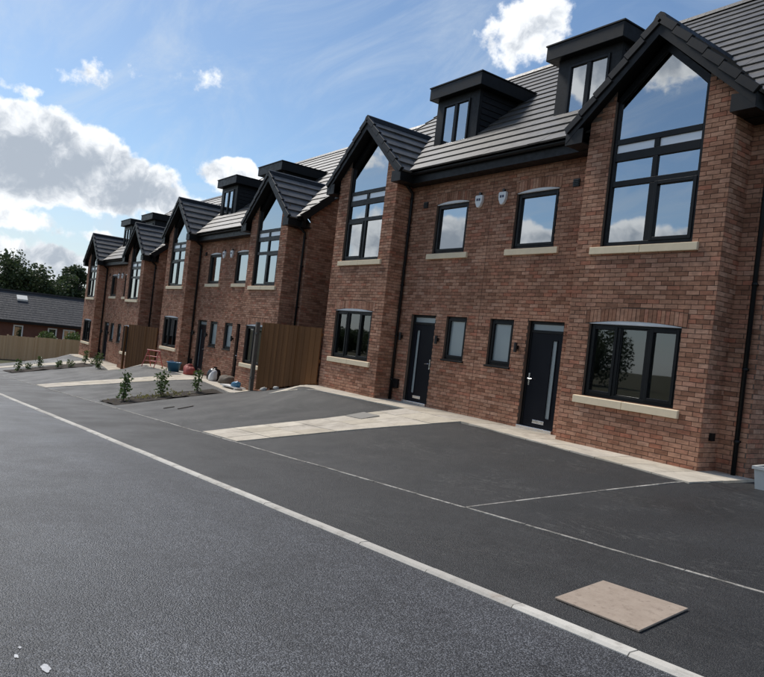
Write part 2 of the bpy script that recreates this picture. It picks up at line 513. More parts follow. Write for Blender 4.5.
# ------------------------------------------------------------------ mesh helpers
class MB:
    def __init__(self):
        self.v, self.f, self.r = [], [], []

    def face(self, pts, rnd=0.0):
        i = len(self.v)
        self.v.extend(tuple(p) for p in pts)
        self.f.append(tuple(range(i, i + len(pts))))
        self.r.append(rnd)

    def hexa(self, p, rnd=0.0, skip=()):
        """p: 8 points, bottom 4 counter-clockwise then top 4"""
        i = len(self.v)
        self.v.extend(tuple(q) for q in p)
        for k, q in enumerate(((3, 2, 1, 0), (4, 5, 6, 7), (0, 1, 5, 4), (1, 2, 6, 5), (2, 3, 7, 6), (3, 0, 4, 7))):
            if k not in skip:
                self.f.append(tuple(i + x for x in q))
                self.r.append(rnd)

    def box(self, x0, x1, y0, y1, z0, z1, rnd=0.0, skip=()):
        self.hexa([(x0, y0, z0), (x1, y0, z0), (x1, y1, z0), (x0, y1, z0), (x0, y0, z1), (x1, y0, z1), (x1, y1, z1), (x0, y1, z1)], rnd, skip)

    def prism(self, poly, y0, y1, rnd=0.0):
        """polygon in x,z pushed through y0..y1"""
        n = len(poly)
        i = len(self.v)
        self.v.extend((x, y0, z) for x, z in poly)
        self.v.extend((x, y1, z) for x, z in poly)
        self.f.append(tuple(range(i, i + n)))
        self.f.append(tuple(range(i + 2 * n - 1, i + n - 1, -1)))
        self.r += [rnd, rnd]
        for k in range(n):
            j = (k + 1) % n
            self.f.append((i + j, i + k, i + n + k, i + n + j))
            self.r.append(rnd)

    def tube(self, pts, rad, n=8, rnd=0.0, cap=True):
        pts = [Vector(p) for p in pts]
        rads = rad if isinstance(rad, (list, tuple)) else [rad] * len(pts)
        i0 = len(self.v)
        prev = None
        for k, p in enumerate(pts):
            d = (pts[min(k + 1, len(pts) - 1)] - pts[max(k - 1, 0)]).normalized()
            if prev is None:
                a = d.orthogonal().normalized()
            else:
                a = (prev - d * prev.dot(d)).normalized()
            prev = a
            b = d.cross(a)
            for q in range(n):
                an = 2 * math.pi * q / n
                self.v.append(tuple(p + (a * math.cos(an) + b * math.sin(an)) * rads[k]))
        for k in range(len(pts) - 1):
            for q in range(n):
                q2 = (q + 1) % n
                self.f.append((i0 + k * n + q, i0 + k * n + q2, i0 + (k + 1) * n + q2, i0 + (k + 1) * n + q))
                self.r.append(rnd)
        if cap:
            self.f.append(tuple(i0 + q for q in reversed(range(n))))
            self.f.append(tuple(i0 + (len(pts) - 1) * n + q for q in range(n)))
            self.r += [rnd, rnd]

    def lathe(self, prof, n=16, c=(0, 0, 0)):
        i0 = len(self.v)
        for r, z in prof:
            for q in range(n):
                a = 2 * math.pi * q / n
                self.v.append((c[0] + r * math.cos(a), c[1] + r * math.sin(a), c[2] + z))
        for k in range(len(prof) - 1):
            for q in range(n):
                q2 = (q + 1) % n
                self.f.append((i0 + k * n + q, i0 + k * n + q2, i0 + (k + 1) * n + q2, i0 + (k + 1) * n + q))
                self.r.append(0.0)

    def mesh(self, name, mat, s=1, smooth=False, bevel=0):
        vs = self.v if s == 1 else [(-x, y, z) for x, y, z in self.v]
        fs = self.f if s == 1 else [tuple(reversed(q)) for q in self.f]
        me = bpy.data.meshes.new(name)
        me.from_pydata(vs, [], fs)
        at = me.attributes.new('rnd', 'FLOAT', 'FACE')
        at.data.foreach_set('value', self.r)
        me.materials.append(MATS[mat])
        if smooth:
            me.polygons.foreach_set('use_smooth', [True] * len(me.polygons))
        me.update()
        return me

    def build(self, name, mat, parent=None, s=1, smooth=False):
        return link(name, self.mesh(name, mat, s, smooth), parent)


def link(name, me, parent=None):
    ob = bpy.data.objects.new(name, me)
    COL.objects.link(ob)
    if parent is not None:
        ob.parent = parent
    return ob


def bevel(ob, w=0.006, seg=2):
    md = ob.modifiers.new('bevel', 'BEVEL')
    md.width = w
    md.segments = seg
    md.limit_method = 'ANGLE'
    return ob


def tag(ob, label=None, cat=None, group=None, kind=None):
    if label: ob['label'] = label
    if cat: ob['category'] = cat
    if group: ob['group'] = group
    if kind: ob['kind'] = kind
    return ob


def thing(name, label, cat, loc=(0, 0, 0), rz=0.0, group=None):
    ob = bpy.data.objects.new(name, None)
    COL.objects.link(ob)
    ob.location = loc
    ob.rotation_euler = (0, 0, rz)
    ob.empty_display_size = 0.2
    return tag(ob, label, cat, group)


def copy_tree(src, parent=None):
    c = src.copy()
    COL.objects.link(c)
    c.parent = parent
    for ch in src.children:
        copy_tree(ch, c)
    return c


# ------------------------------------------------------------------ ground heights
def lerp(a, b, t):
    return a + (b - a) * t


def clamp01(t):
    return max(0.0, min(1.0, t))


def zh(x):      # level along the house fronts: each pair stands 0.685 m lower than the one to its right
    z = 0.0
    for k in range(3):
        z -= 0.685 * clamp01((-5.8 - 14.27 * k - x) / 3.7)
    z += 0.5 * clamp01((x - 7.5) / 3.0)
    return max(z, -1.75)


def ye(x):      # line of the edging between driveways and footway
    return -4.91 + 0.025 * (x - 8.83)


def zlin(x):    # fall of the street
    if x > -36:
        return -0.22 + 0.0555 * (x - 8.83)
    return -0.22 + 0.0555 * (-36 - 8.83) - 0.9 * (1 - math.exp((x + 36) * 0.06))


def shelf(x):   # outer edge of the level strip along the house fronts
    ax = min(abs(x - ox) for ox in (0.0, -14.27, -28.54))
    h = -1.06 - 0.135 * max(0.0, min(ax, 6.4) - 0.95)
    if x < 0 and ax > 4.2:      # towards the side gates the level part narrows to the gate line
        h = lerp(h, -0.80, clamp01((ax - 4.2) / 1.9))
    return h


def G(x, y):
    e, h = ye(x), shelf(x)
    if y > h:
        return zh(x)
    if y > e:
        q = (y - h) / (e - h)
        w = clamp01(q * 2.2)
        w = w * w * (3 - 2 * w)
        z0 = zh(x)
        if x < 0:
            z0 = lerp(z0, min(z0, 0.048 * x), w)
        return lerp(z0, zlin(x), q)
    return zlin(x) - 0.025 * (e - y)


def yk(x):      # back of the kerb
    return ye(x) - 2.0


def road_z(x, y):
    kf = yk(x) - 0.100
    return G(x, kf) - 0.016 + 0.022 * min(kf - y, 3.0) - 0.022 * max(0, kf - y - 3.0)


def patch(name, mat, corners, nx, ny, dz=0.0, zf=G, kind='structure', parent=None, thick=0.0):
    """sheet over four xy corners draped on the ground"""
    a, b, c, d = corners
    mb = MB()
    for j in range(ny + 1):
        for i in range(nx + 1):
            u, v = i / nx, j / ny
            x = lerp(lerp(a[0], b[0], u), lerp(d[0], c[0], u), v)
            y = lerp(lerp(a[1], b[1], u), lerp(d[1], c[1], u), v)
            mb.v.append((x, y, zf(x, y) + dz))
    for j in range(ny):
        for i in range(nx):
            p = j * (nx + 1) + i
            mb.f.append((p, p + 1, p + nx + 2, p + nx + 1))
            mb.r.append(0)
    ob = mb.build(name, mat, parent, smooth=True)
    if kind:
        ob['kind'] = kind
    return ob


# terrain to the horizon
def terrain_z(x, y):
    if y > -0.9:
        base = zh(x)
        if x < -37:
            base = lerp(base, -2.45, clamp01((-37 - x) / 4))
    else:
        base = min(G(x, max(y, -14)), road_z(x, max(y, -14.5)) if y < yk(x) else 9)
        if x < -37 and y > yk(x):
            base = lerp(base, -2.45, clamp01((-37 - x) / 4))
    far = max(0.0, math.hypot(x + 10, y) - 60)
    return lerp(base, -3.2, clamp01(far / 60)) - 0.16


xs = [-2500, -1200, -500, -250, -150, -110, -90] + [-76 + 2 * i for i in range(53)] + [34, 42, 60, 90, 150, 300, 700, 2000]
ys = [-2500, -1000, -400, -200, -120, -80, -50, -35, -25, -20, -17, -15, -14.4, -13, -11, -9.5, -8.5, -7.8, -7.4, -7.0, -6.6, -6, -5.4, -4.9, -4, -3.01, -2.5, -1.5, -0.9, 0.5, 3, 6, 10, 16, 24, 40, 60, 90, 150, 300, 700, 2000]
mb = MB()
for y in ys:
    for x in xs:
        mb.v.append((x, y, terrain_z(x, y)))
nx = len(xs)
for j in range(len(ys) - 1):
    for i in range(nx - 1):
        p = j * nx + i
        mb.f.append((p, p + 1, p + nx + 1, p + nx))
        mb.r.append(0)
tag(mb.build('ground', 'terrain', smooth=True), kind='structure')

# road, footway, drives
XL, XR = -62.0, 22.0
N = 84
mb = MB()
cols = [0, 0.3, 1.0, 2.0, 3.0, 4.2, 5.4, 6.0]
for i in range(N + 1):
    x = lerp(XL, XR, i / N)
    for c in cols:
        y = yk(x) - 0.100 - c
        mb.v.append((x, y, road_z(x, y)))
nc = len(cols)
for i in range(N):
    for j in range(nc - 1):
        p = i * nc + j
        mb.f.append((p, p + 1, p + nc + 1, p + nc))
        mb.r.append(0)
tag(mb.build('road', 'road_asphalt', smooth=True), kind='structure')


def band(name, mat, off0, off1, x0, x1, n, ny, dz=0.0):
    mb = MB()
    for i in range(n + 1):
        x = lerp(x0, x1, i / n)
        for j in range(ny + 1):
            y = ye(x) + lerp(off0, off1, j / ny)
            mb.v.append((x, y, G(x, y) + dz))
    for i in range(n):
        for j in range(ny):
            p = i * (ny + 1) + j
            mb.f.append((p, p + ny + 1, p + ny + 2, p + 1))
            mb.r.append(0)
    return tag(mb.build(name, mat, smooth=True), kind='structure')


band('footway', 'footway_asphalt', -2.0, -0.018, XL, XR, N, 3)
# drives: draped from the edging back to the house wall line
mb = MB()
DX0, DX1 = -37.0, XR
ND, MD = 236, 22
for i in range(ND + 1):
    x = lerp(DX0, DX1, i / ND)
    for j in range(MD + 1):
        y = lerp(ye(x) + 0.018, 0.3, j / MD)
        under = any(-6.2 < x - ox < 5.6 + (0.7 if ox == 0 else 0) for ox in (0, -14.27, -28.54)) and y > -0.98
        mb.v.append((x, y, G(x, y) - (0.035 if under else 0.0)))
for i in range(ND):
    for j in range(MD):
        p = i * (MD + 1) + j
        mb.f.append((p, p + MD + 1, p + MD + 2, p + 1))
        mb.r.append(0)
tag(mb.build('driveway', 'drive_asphalt', smooth=True), kind='structure')

# kerb: single stones with open joints
kerb = tag(bpy.data.objects.new('kerb', None), kind='structure')
COL.objects.link(kerb)
KL = 0.915
for side in (0, 1):
    i = 0
    x = 9.07 + KL * (4 if side == 0 else 9)
    while x > (-38 if side == 0 else 0):
        x0, x1 = x - KL + 0.004, x - 0.004
        dz = random.uniform(-0.003, 0.003)
        mb = MB()
        b = []
        for xx in (x0, x1):
            if side == 0:
                yb = yk(xx)
                zt = G(xx, yb) + 0.006 + dz
                b.append((xx, yb - 0.100, yb, zt))
            else:
                yb = yk(xx) - 6.125
                b.append((xx, yb - 0.125, yb, road_z(xx, yb) + 0.03 + dz))
        (xa, f0, b0, za), (xb, f1, b1, zb) = b
        ch = 0.018
        prof = lambda xx, f, bk, z: [(xx, f, z - 0.18), (xx, bk, z - 0.18), (xx, bk, z), (xx, f + ch, z), (xx, f, z - ch)]
        A, B = prof(xa, f0, b0, za), prof(xb, f1, b1, zb)
        i0 = len(mb.v)
        mb.v += A + B
        n = 5
        mb.f.append(tuple(i0 + q for q in range(n)))
        mb.f.append(tuple(i0 + n + q for q in reversed(range(n))))
        mb.r += [0, 0]
        for q in range(n):
            q2 = (q + 1) % n
            mb.f.append((i0 + q2, i0 + q, i0 + n + q, i0 + n + q2))
            mb.r.append(0)
        mb.build('kerb_stone', 'kerb_concrete', kerb)
        x -= KL


# edging: narrow concrete strips
V2 = Vector
def edging(name, p0, p1, w=0.034, up=0.007, n=40):
    mb = MB()
    d = (Vector(p1) - Vector(p0)).normalized()
    nrm = Vector((-d.y, d.x)) * w / 2
    ln = (Vector(p1) - Vector(p0)).length
    pieces = max(1, int(ln / 0.30))
    for k in range(pieces):
        a = Vector(p0) + d * (ln * k / pieces + (0.004 if k % 3 == 0 else 0.0))
        b = Vector(p0) + d * (ln * (k + 1) / pieces - (0.004 if k % 3 == 2 else 0.0))
        if k % 3 == 0:
            j = random.uniform(-0.004, 0.002)
            sd = V2((random.uniform(-.004, .004), random.uniform(-.004, .004)))
        a, b = a + sd, b + sd
        c = [a - nrm, b - nrm, b + nrm, a + nrm]
        mb.hexa([(q.x, q.y, G(q.x, q.y) - 0.1) for q in c] + [(q.x, q.y, G(q.x, q.y) + up + j) for q in c], random.random())
    return tag(mb.build(name, 'edging_concrete'), kind='structure')


edging('edging_strip', (-36, ye(-36)), (16, ye(16)))
edging('edging_strip', (5.45, ye(5.45) + 0.03), (6.34, -1.30))

# paths: single slabs
def slab(parent, c, up=0.016, gap=0.006):
    cx = sum(p[0] for p in c) / 4
    cy = sum(p[1] for p in c) / 4
    q = []
    for p in c:
        d = Vector((p[0] - cx, p[1] - cy))
        l = d.length
        d = d * (1 - gap * 1.4 / l)
        q.append((cx + d.x, cy + d.y))
    mb = MB()
    j = random.uniform(-0.003, 0.003)
    mb.hexa([(x, y, G(x, y) - 0.03) for x, y in q] + [(x, y, G(x, y) + up + j) for x, y in q])
    return mb.build('paving_slab', 'slab_concrete', parent)


def path(fl, fr, br, bl, nu, nv, name='path'):
    r = tag(bpy.data.objects.new(name, None), kind='structure')
    COL.objects.link(r)
    for j in range(nv):
        off = 0.5 / nu if j % 2 else 0.0
        us = [0] + [min(1, (i + 1) / nu - off) for i in range(nu)] + ([1] if off else [])
        for i in range(len(us) - 1):
            if us[i + 1] - us[i] < 0.02:
                continue
            c = []
            for u, v in ((us[i], j), (us[i + 1], j), (us[i + 1], j + 1), (us[i], j + 1)):
                v /= nv
                a = (lerp(fl[0], fr[0], u), lerp(fl[1], fr[1], u))
                b = (lerp(bl[0], br[0], u), lerp(bl[1], br[1], u))
                c.append((lerp(a[0], b[0], v), lerp(a[1], b[1], v)))
            slab(r, c)
    return r


HX, BX0, BX1, BD = 6.15, 2.945, 5.689, 0.516


def outer_y(ax):
    return -1.05 - 0.135 * max(0, ax - 0.95)


def front_strip(ox, x0, x1):
    r = tag(bpy.data.objects.new('front_path', None), kind='structure')
    COL.objects.link(r)
    edges = [x0]
    for e in (-BX1, -BX0, BX0, BX1):
        if x0 < e < x1:
            edges.append(e)
    edges.append(x1)
    for a, b in zip(edges[:-1], edges[1:]):
        n = max(1, round((b - a) / 0.6))
        mid = abs((a + b) / 2)
        inner = -BD if BX0 < mid < BX1 else 0.0
        rows = 2
        for i in range(n):
            xa, xb = lerp(a, b, i / n), lerp(a, b, (i + 1) / n)
            for k in range(rows):
                f = lambda x, k: lerp(outer_y(abs(x)), inner, k / rows)
                slab(r, [(ox + xa, f(xa, k)), (ox + xb, f(xb, k)), (ox + xb, f(xb, k + 1)), (ox + xa, f(xa, k + 1))])
    return r


path((-2.32, ye(-2.3) + 0.03), (-0.72, ye(-0.7) + 0.03), (0.95, -1.06), (-0.92, -1.05), 3, 7)
front_strip(0, -6.3, 6.32)
path((-18.5, ye(-18.5) + 0.03), (-16.7, ye(-16.7) + 0.03), (-13.3, -1.06), (-15.0, -1.05), 3, 7)
front_strip(-14.27, -6.3, 5.6)
path((-34.4, ye(-34.4) + 0.03), (-32.6, ye(-32.6) + 0.03), (-27.6, -1.06), (-29.4, -1.05), 3, 7)
front_strip(-28.54, -6.6, 5.6)


# ------------------------------------------------------------------ houses
COURSE, BL, MJ = 0.075, 0.215, 0.010
GZ, GXC, GSL = 7.27, (BX0 + BX1) / 2, 0.918      # gable ridge height, centre, slope
EY, EZ, RY, RZ = -0.40, 5.72, 4.60, 10.04          # main eaves and ridge
MSL = (RZ - EZ) / (RY - EY)
HD = 9.2
VX = 6.32                                          # verge
OV0, OV1, GY = 2.57, 6.07, -0.74                   # gable overhang

WIN_G = (3.413, 5.184, 0.895, 2.184)
WIN_F = (0.756, 1.90, 3.71, 4.894)
WIN_S = (0.379, 1.076, 1.21, 2.197)
DOOR = (1.484, 2.414, 0.03, 2.20)
BIG = (3.45, 5.19, 3.545)                          # big bay window: left, right, bottom
BIGS, BIGA = 6.13, 6.92                            # its shoulder and apex


def subtract(rects, o):
    out = []
    for (a, b, c, d) in rects:
        x0, x1, z0, z1 = o
        if b <= x0 or a >= x1 or d <= z0 or c >= z1:
            out.append((a, b, c, d))
            continue
        if a < x0: out.append((a, x0 - 0.005, c, d))
        if b > x1: out.append((x1 + 0.005, b, c, d))
        m0, m1 = max(a, x0), min(b, x1)
        if c < z0: out.append((m0, m1, c, z0 - 0.005))
        if d > z1: out.append((m0, m1, z1 + 0.005, d))
    return [r for r in out if r[1] - r[0] > 0.012 and r[3] - r[2] > 0.012]


ARCH_H, ARCH_R = 0.215, 0.055


class Brickwork:
    """collects bricks of one wall face: each entry is eight corners"""
    def __init__(self):
        self.b = []

    def add(self, o, ax, ay, corners, depth=0.010):
        # corners: (u,z) x4 counter-clockwise seen from outside; o origin, ax along, ay outward
        pts = []
        for d in (0.0, depth):
            for u, z in corners:
                p = o + ax * u + ay * d
                pts.append((p.x, p.y, z))
        self.b.append(pts)

    def face(self, o, ax, ay, u0, u1, z0, z1, holes=(), arches=(), start=0.0, top=None, zskip=None):
        rows = int(math.ceil((z1 - z0) / COURSE - 1e-6))
        for r in range(rows):
            za = z0 + r * COURSE
            zb = za + COURSE - MJ
            gr = round(za / COURSE)
            full = (gr % 2 == 0)
            u = u0 + start
            first = BL if full else 0.1025
            while u < u1 - 0.012:
                e = min(u + first, u1)
                first = BL
                rects = [(u, e, za, min(zb, z1))]
                for h in holes:
                    rects = subtract(rects, h)
                for (aa, ab, at) in arches:
                    rects = subtract(rects, (aa, ab, at, at + ARCH_H + 0.008))
                for (a, b, c, d) in rects:
                    ca = cb = c
                    for (aa, ab, at) in arches:
                        xc, hw = (aa + ab) / 2, (ab - aa) / 2
                        if a < ab and b > aa and c >= at + ARCH_H - 0.001 and c < at + ARCH_H + 0.09:
                            ex = lambda q: at + ARCH_H + 0.010 + ARCH_R * max(0, 1 - ((q - xc) / hw) ** 2)
                            ca, cb = max(ca, ex(a)), max(cb, ex(b))
                    if d - ca < 0.012 and d - cb < 0.012:
                        continue
                    ca, cb = min(ca, d - 0.004), min(cb, d - 0.004)
                    da = db = d
                    if top is not None:
                        ta, tb = top(a), top(b)
                        if max(ta, tb) < d - 0.03 or min(ta, tb) < c + 0.005:
                            continue
                        da, db = min(d, ta), min(d, tb)
                    self.add(o, ax, ay, [(a, ca), (b, cb), (b, db), (a, da)])
                u = e + MJ

    def arch(self, o, ax, ay, a, b, zt):
        n = max(6, int((b - a) / 0.077))
        xc, hw = (a + b) / 2, (b - a) / 2
        for i in range(n):
            p0, p1 = lerp(a, b, i / n), lerp(a, b, (i + 1) / n)
            fan = 0.22
            q = []
            for p, gsh, up in ((p0, .005, 0), (p1, -.005, 0), (p1, -.005, 1), (p0, .005, 1)):
                rise = ARCH_R * (1 - ((p - xc) / hw) ** 2)
                x = p + gsh
                z = zt + rise + up * (ARCH_H + 0.0)
                x += (p - xc) / hw * (0.0 if not up else 0.0)
                q.append((x, z))
            self.add(o, ax, ay, q, 0.012)

    def to_mesh(self, name, s, items=None):
        mb = MB()
        rr = random.Random(11)
        for p in (self.b if items is None else items):
            # p[0..3] back ring, p[4..7] front ring (counter-clockwise from outside)
            i = len(mb.v)
            j = [(rr.uniform(-.0015, .0015), rr.uniform(-.0015, .0015)) for _ in range(4)]
            dd = rr.uniform(-0.002, 0.003)
            mb.v += p[:4]
            for kk in range(4):
                f, b = Vector(p[4 + kk]), Vector(p[kk])
                nrm = (f - b).normalized()
                q = f + nrm * dd
                mb.v.append((q.x, q.y, q.z + j[kk][1]))
            rv = rr.random()
            for q in ((4, 5, 6, 7), (0, 1, 5, 4), (1, 2, 6, 5), (2, 3, 7, 6), (3, 0, 4, 7)):
                mb.f.append(tuple(i + x for x in q))
                mb.r.append(rv)
        return mb.mesh(name, 'brick', s)


V = Vector
bw_front = Brickwork()
z0w = -0.6
holes_main = [WIN_F, WIN_S, DOOR]
MAIN_TOP = 5.44
fx0 = 0.006
bw_front.face(V((0, 0, 0)), V((1, 0, 0)), V((0, -1, 0)), fx0, BX0, z0w, MAIN_TOP, holes_main, [(WIN_F[0] - 0.05, WIN_F[1] + 0.05, WIN_F[3])])
bw_front.arch(V((0, 0, 0)), V((1, 0, 0)), V((0, -1, 0)), WIN_F[0] - 0.05, WIN_F[1] + 0.05, WIN_F[3])
bw_front.face(V((0, 0, 0)), V((1, 0, 0)), V((0, -1, 0)), BX1, HX, z0w, MAIN_TOP)
# bay sides
bw_front.face(V((BX0, 0, 0)), V((0, -1, 0)), V((-1, 0, 0)), 0.0, BD, z0w, 5.6)
bw_side_bay = Brickwork()
bw_side_bay.face(V((BX1, -BD, 0)), V((0, 1, 0)), V((1, 0, 0)), 0.0, BD, z0w, 5.5)
# bay front
bw_bay = Brickwork()
gab_top = lambda x: GZ - 0.16 - GSL * abs(x - GXC)
bw_bay.face(V((0, -BD, 0)), V((1, 0, 0)), V((0, -1, 0)), BX0, BX1, z0w, 7.0, [WIN_G, (BIG[0], BIG[1], BIG[2], 7.2)],
            [(WIN_G[0] - 0.09, WIN_G[1] + 0.09, WIN_G[3])], top=gab_top)
bw_bay.arch(V((0, -BD, 0)), V((1, 0, 0)), V((0, -1, 0)), WIN_G[0] - 0.09, WIN_G[1] + 0.09, WIN_G[3])
# gable end wall
bw_end = Brickwork()
end_top = lambda y: min(EZ - 0.16 + MSL * (y - EY), EZ - 0.16 + MSL * (2 * RY - EY - y))
bw_end.face(V((HX, 0, 0)), V((0, 1, 0)), V((1, 0, 0)), 0.0, HD, z0w, 9.9, top=end_top)


def core_wall(mb, o, ax, u0, u1, z0, z1, holes, thick_dir, thick=0.10, open_top=False):
    """mortar face with openings and their reveals"""
    us = sorted({u0, u1, *[h[0] for h in holes], *[h[1] for h in holes]})
    zs = sorted({z0, z1, *[h[2] for h in holes], *[h[3] for h in holes]})
    us = [u for u in us if u0 <= u <= u1]
    zs = [z for z in zs if z0 <= z <= z1]
    P = lambda u, z, d=0.0: tuple(o + ax * u + thick_dir * d + V((0, 0, z)))
    for a, b in zip(us[:-1], us[1:]):
        for c, d in zip(zs[:-1], zs[1:]):
            mu, mz = (a + b) / 2, (c + d) / 2
            if any(h[0] < mu < h[1] and h[2] < mz < h[3] for h in holes):
                continue
            mb.face([P(a, c), P(b, c), P(b, d), P(a, d)])
    for (a, b, c, d) in holes:
        for q in (((a, c), (a, d)), ((b, d), (b, c)), ((a, d), (b, d)), ((b, c), (a, c))):
            (p, r), (p2, r2) = q
            if open_top and r == r2 == z1:
                continue
            mb.face([P(p, r, -0.008), P(p, r, thick), P(p2, r2, thick), P(p2, r2, -0.008)])


def bar(mb, x0, x1, z0, z1, y, d=0.07):
    mb.box(x0, x1, y, y + d, z0, z1)


def window_rect(house, s, rect, y, cols, rows=None, glass='glass', openers=(), fw=0.062, name='window', sash=0.045):
    """cols: list of column boundaries (fractions); openers: indices of lights with a raised sash"""
    x0, x1, z0, z1 = rect
    w = link_empty(name, house)
    fr = MB()
    yb = y + 0.045
    bar(fr, x0, x0 + fw, z0, z1, yb)
    bar(fr, x1 - fw, x1, z0, z1, yb)
    bar(fr, x0 + fw, x1 - fw, z0, z0 + fw, yb)
    bar(fr, x0 + fw, x1 - fw, z1 - fw, z1, yb)
    cx = [x0 + fw] + [lerp(x0, x1, c) for c in cols] + [x1 - fw]
    mw = 0.075
    for c in cols:
        xm = lerp(x0, x1, c)
        bar(fr, xm - mw / 2, xm + mw / 2, z0 + fw, z1 - fw, yb + 0.002)
    f = fr.build('frame', 'black_frame', w, s)
    bevel(f, 0.006, 2)
    for i in range(len(cx) - 1):
        a = cx[i] + (mw / 2 if i > 0 else 0)
        b = cx[i + 1] - (mw / 2 if i < len(cx) - 2 else 0)
        c, d = z0 + fw, z1 - fw
        if openers == 'all' or i in openers:
            sb = MB()
            k = sash
            ys = yb - 0.014
            g = 0.004
            sb.box(a - .012, a + k, ys, ys + .06, c - .012, d + .012)
            sb.box(b - k, b + .012, ys, ys + .06, c - .012, d + .012)
            sb.box(a + k, b - k, ys, ys + .06, c - .012, c + k)
            sb.box(a + k, b - k, ys, ys + .06, d - k, d + .012)
            bevel(sb.build('sash', 'black_frame', w, s), 0.006, 2)
            a, b, c, d = a + k, b - k, c + k, d - k
        else:
            sb = MB()
            k = 0.022
            ys = yb + 0.012
            sb.box(a, a + k, ys, ys + .05, c, d)
            sb.box(b - k, b, ys, ys + .05, c, d)
            sb.box(a + k, b - k, ys, ys + .05, c, c + k)
            sb.box(a + k, b - k, ys, ys + .05, d - k, d)
            bevel(sb.build('glazing_bead', 'black_frame', w, s), 0.005, 1)
            a, b, c, d = a + k, b - k, c + k, d - k
        pn = MB()
        pn.face([(a - .01, yb + 0.035, c - .01), (b + .01, yb + 0.035, c - .01), (b + .01, yb + 0.035, d + .01), (a - .01, yb + 0.035, d + .01)])
        pn.build('pane', glass, w, s)
    return w


def link_empty(name, parent):
    e = bpy.data.objects.new(name, None)
    COL.objects.link(e)
    e.parent = parent
    e.empty_display_size = 0.1
    return e


def sill(parent, s, x0, x1, zt, y, h=0.145, pieces=2, mat='sill_stone', out=0.065):
    for k in range(pieces):
        a, b = lerp(x0, x1, k / pieces), lerp(x0, x1, (k + 1) / pieces)
        if pieces > 1:
            a, b = a + (0.003 if k else 0), b - (0.003 if k < pieces - 1 else 0)
        mb = MB()
        mb.hexa([(a, y - out, zt - h), (b, y - out, zt - h), (b, y + .09, zt - h), (a, y + .09, zt - h),
                 (a, y - out, zt - 0.018), (b, y - out, zt - 0.018), (b, y + .09, zt + .002), (a, y + .09, zt + .002)])
        bevel(mb.build('sill', mat, parent, s), 0.007, 2)


def arch_infill(parent, s, a, b, zt, y):
    mb = MB()
    xc, hw = (a + b) / 2, (b - a) / 2
    n = 14
    top = [(lerp(a, b, i / n), zt - .004 + (ARCH_R + .004) * (1 - ((lerp(a, b, i / n) - xc) / hw) ** 2)) for i in range(n + 1)]
    poly = [(a, zt - 0.012), (b, zt - 0.012)] + top[::-1]
    mb.prism(poly, y - 0.004, y + 0.05)
    mb.build('arch_infill', 'white_plastic', parent, s)


TILE_W, ROWS = 0.333, 16
SLOPE_L = math.hypot(RY - EY, RZ - EZ)
GAUGE = SLOPE_L / ROWS
SDIR = V((0, RY - EY, RZ - EZ)).normalized()
SNRM = V((0, -SDIR.z, SDIR.y))
DX0_, DX1_, DYF, DZB, DZT = 1.42, 3.40, 0.525, 7.92, 8.23     # dormer roof
CX0_, CX1_, CYF = 1.64, 3.26, 0.725                           # dormer cheeks
DSHIFT = -0.80                                                # right-hand houses have it nearer the party wall


def tile_shape(x0, x1, k):
    """main roof tile in row k, from x0 to x1"""
    base = V((0, EY, EZ))
    lo = base + SDIR * (k * GAUGE - 0.05)
    hi = base + SDIR * (k * GAUGE + GAUGE + 0.04)
    n0, n1 = 0.022, 0.060
    th = 0.038
    pts = []
    for x, p, n in ((x0, lo, n1), (x1, lo, n1), (x1, hi, n0), (x0, hi, n0)):
        q = p + SNRM * (n - th)
        pts.append((x, q.y, q.z))
    for x, p, n in ((x0, lo, n1), (x1, lo, n1), (x1, hi, n0), (x0, hi, n0)):
        q = p + SNRM * n
        pts.append((x, q.y, q.z))
    return pts


def main_tiles(s):
    out = []
    sh = DSHIFT if s == 1 else 0.0
    for k in range(ROWS):
        zc = EZ + (k + 0.5) * GAUGE * SDIR.z
        yc = EY + (k + 0.5) * GAUGE * SDIR.y
        off = TILE_W / 2 if k % 2 else 0.0
        x = -off
        while x < VX - 0.01:
            a, b = max(0.0, x), min(VX, x + TILE_W)
            x += TILE_W
            if b - a < 0.03:
                continue
            # hidden below the gable roof or the dormer
            half = max(0.0, (GZ - zc - 0.30) / GSL)
            xm = (a + b) / 2
            if abs(xm - GXC) < half - 0.25:
                continue
            if CX0_ + sh + 0.2 < xm < CX1_ + sh - 0.2 and CYF + 0.3 < yc < 2.3:
                continue
            out.append(tile_shape(a + 0.0015, b - 0.0015, k))
    return out


GROWS = 6
GHALF0, GHALF1 = GXC - OV0, OV1 - GXC


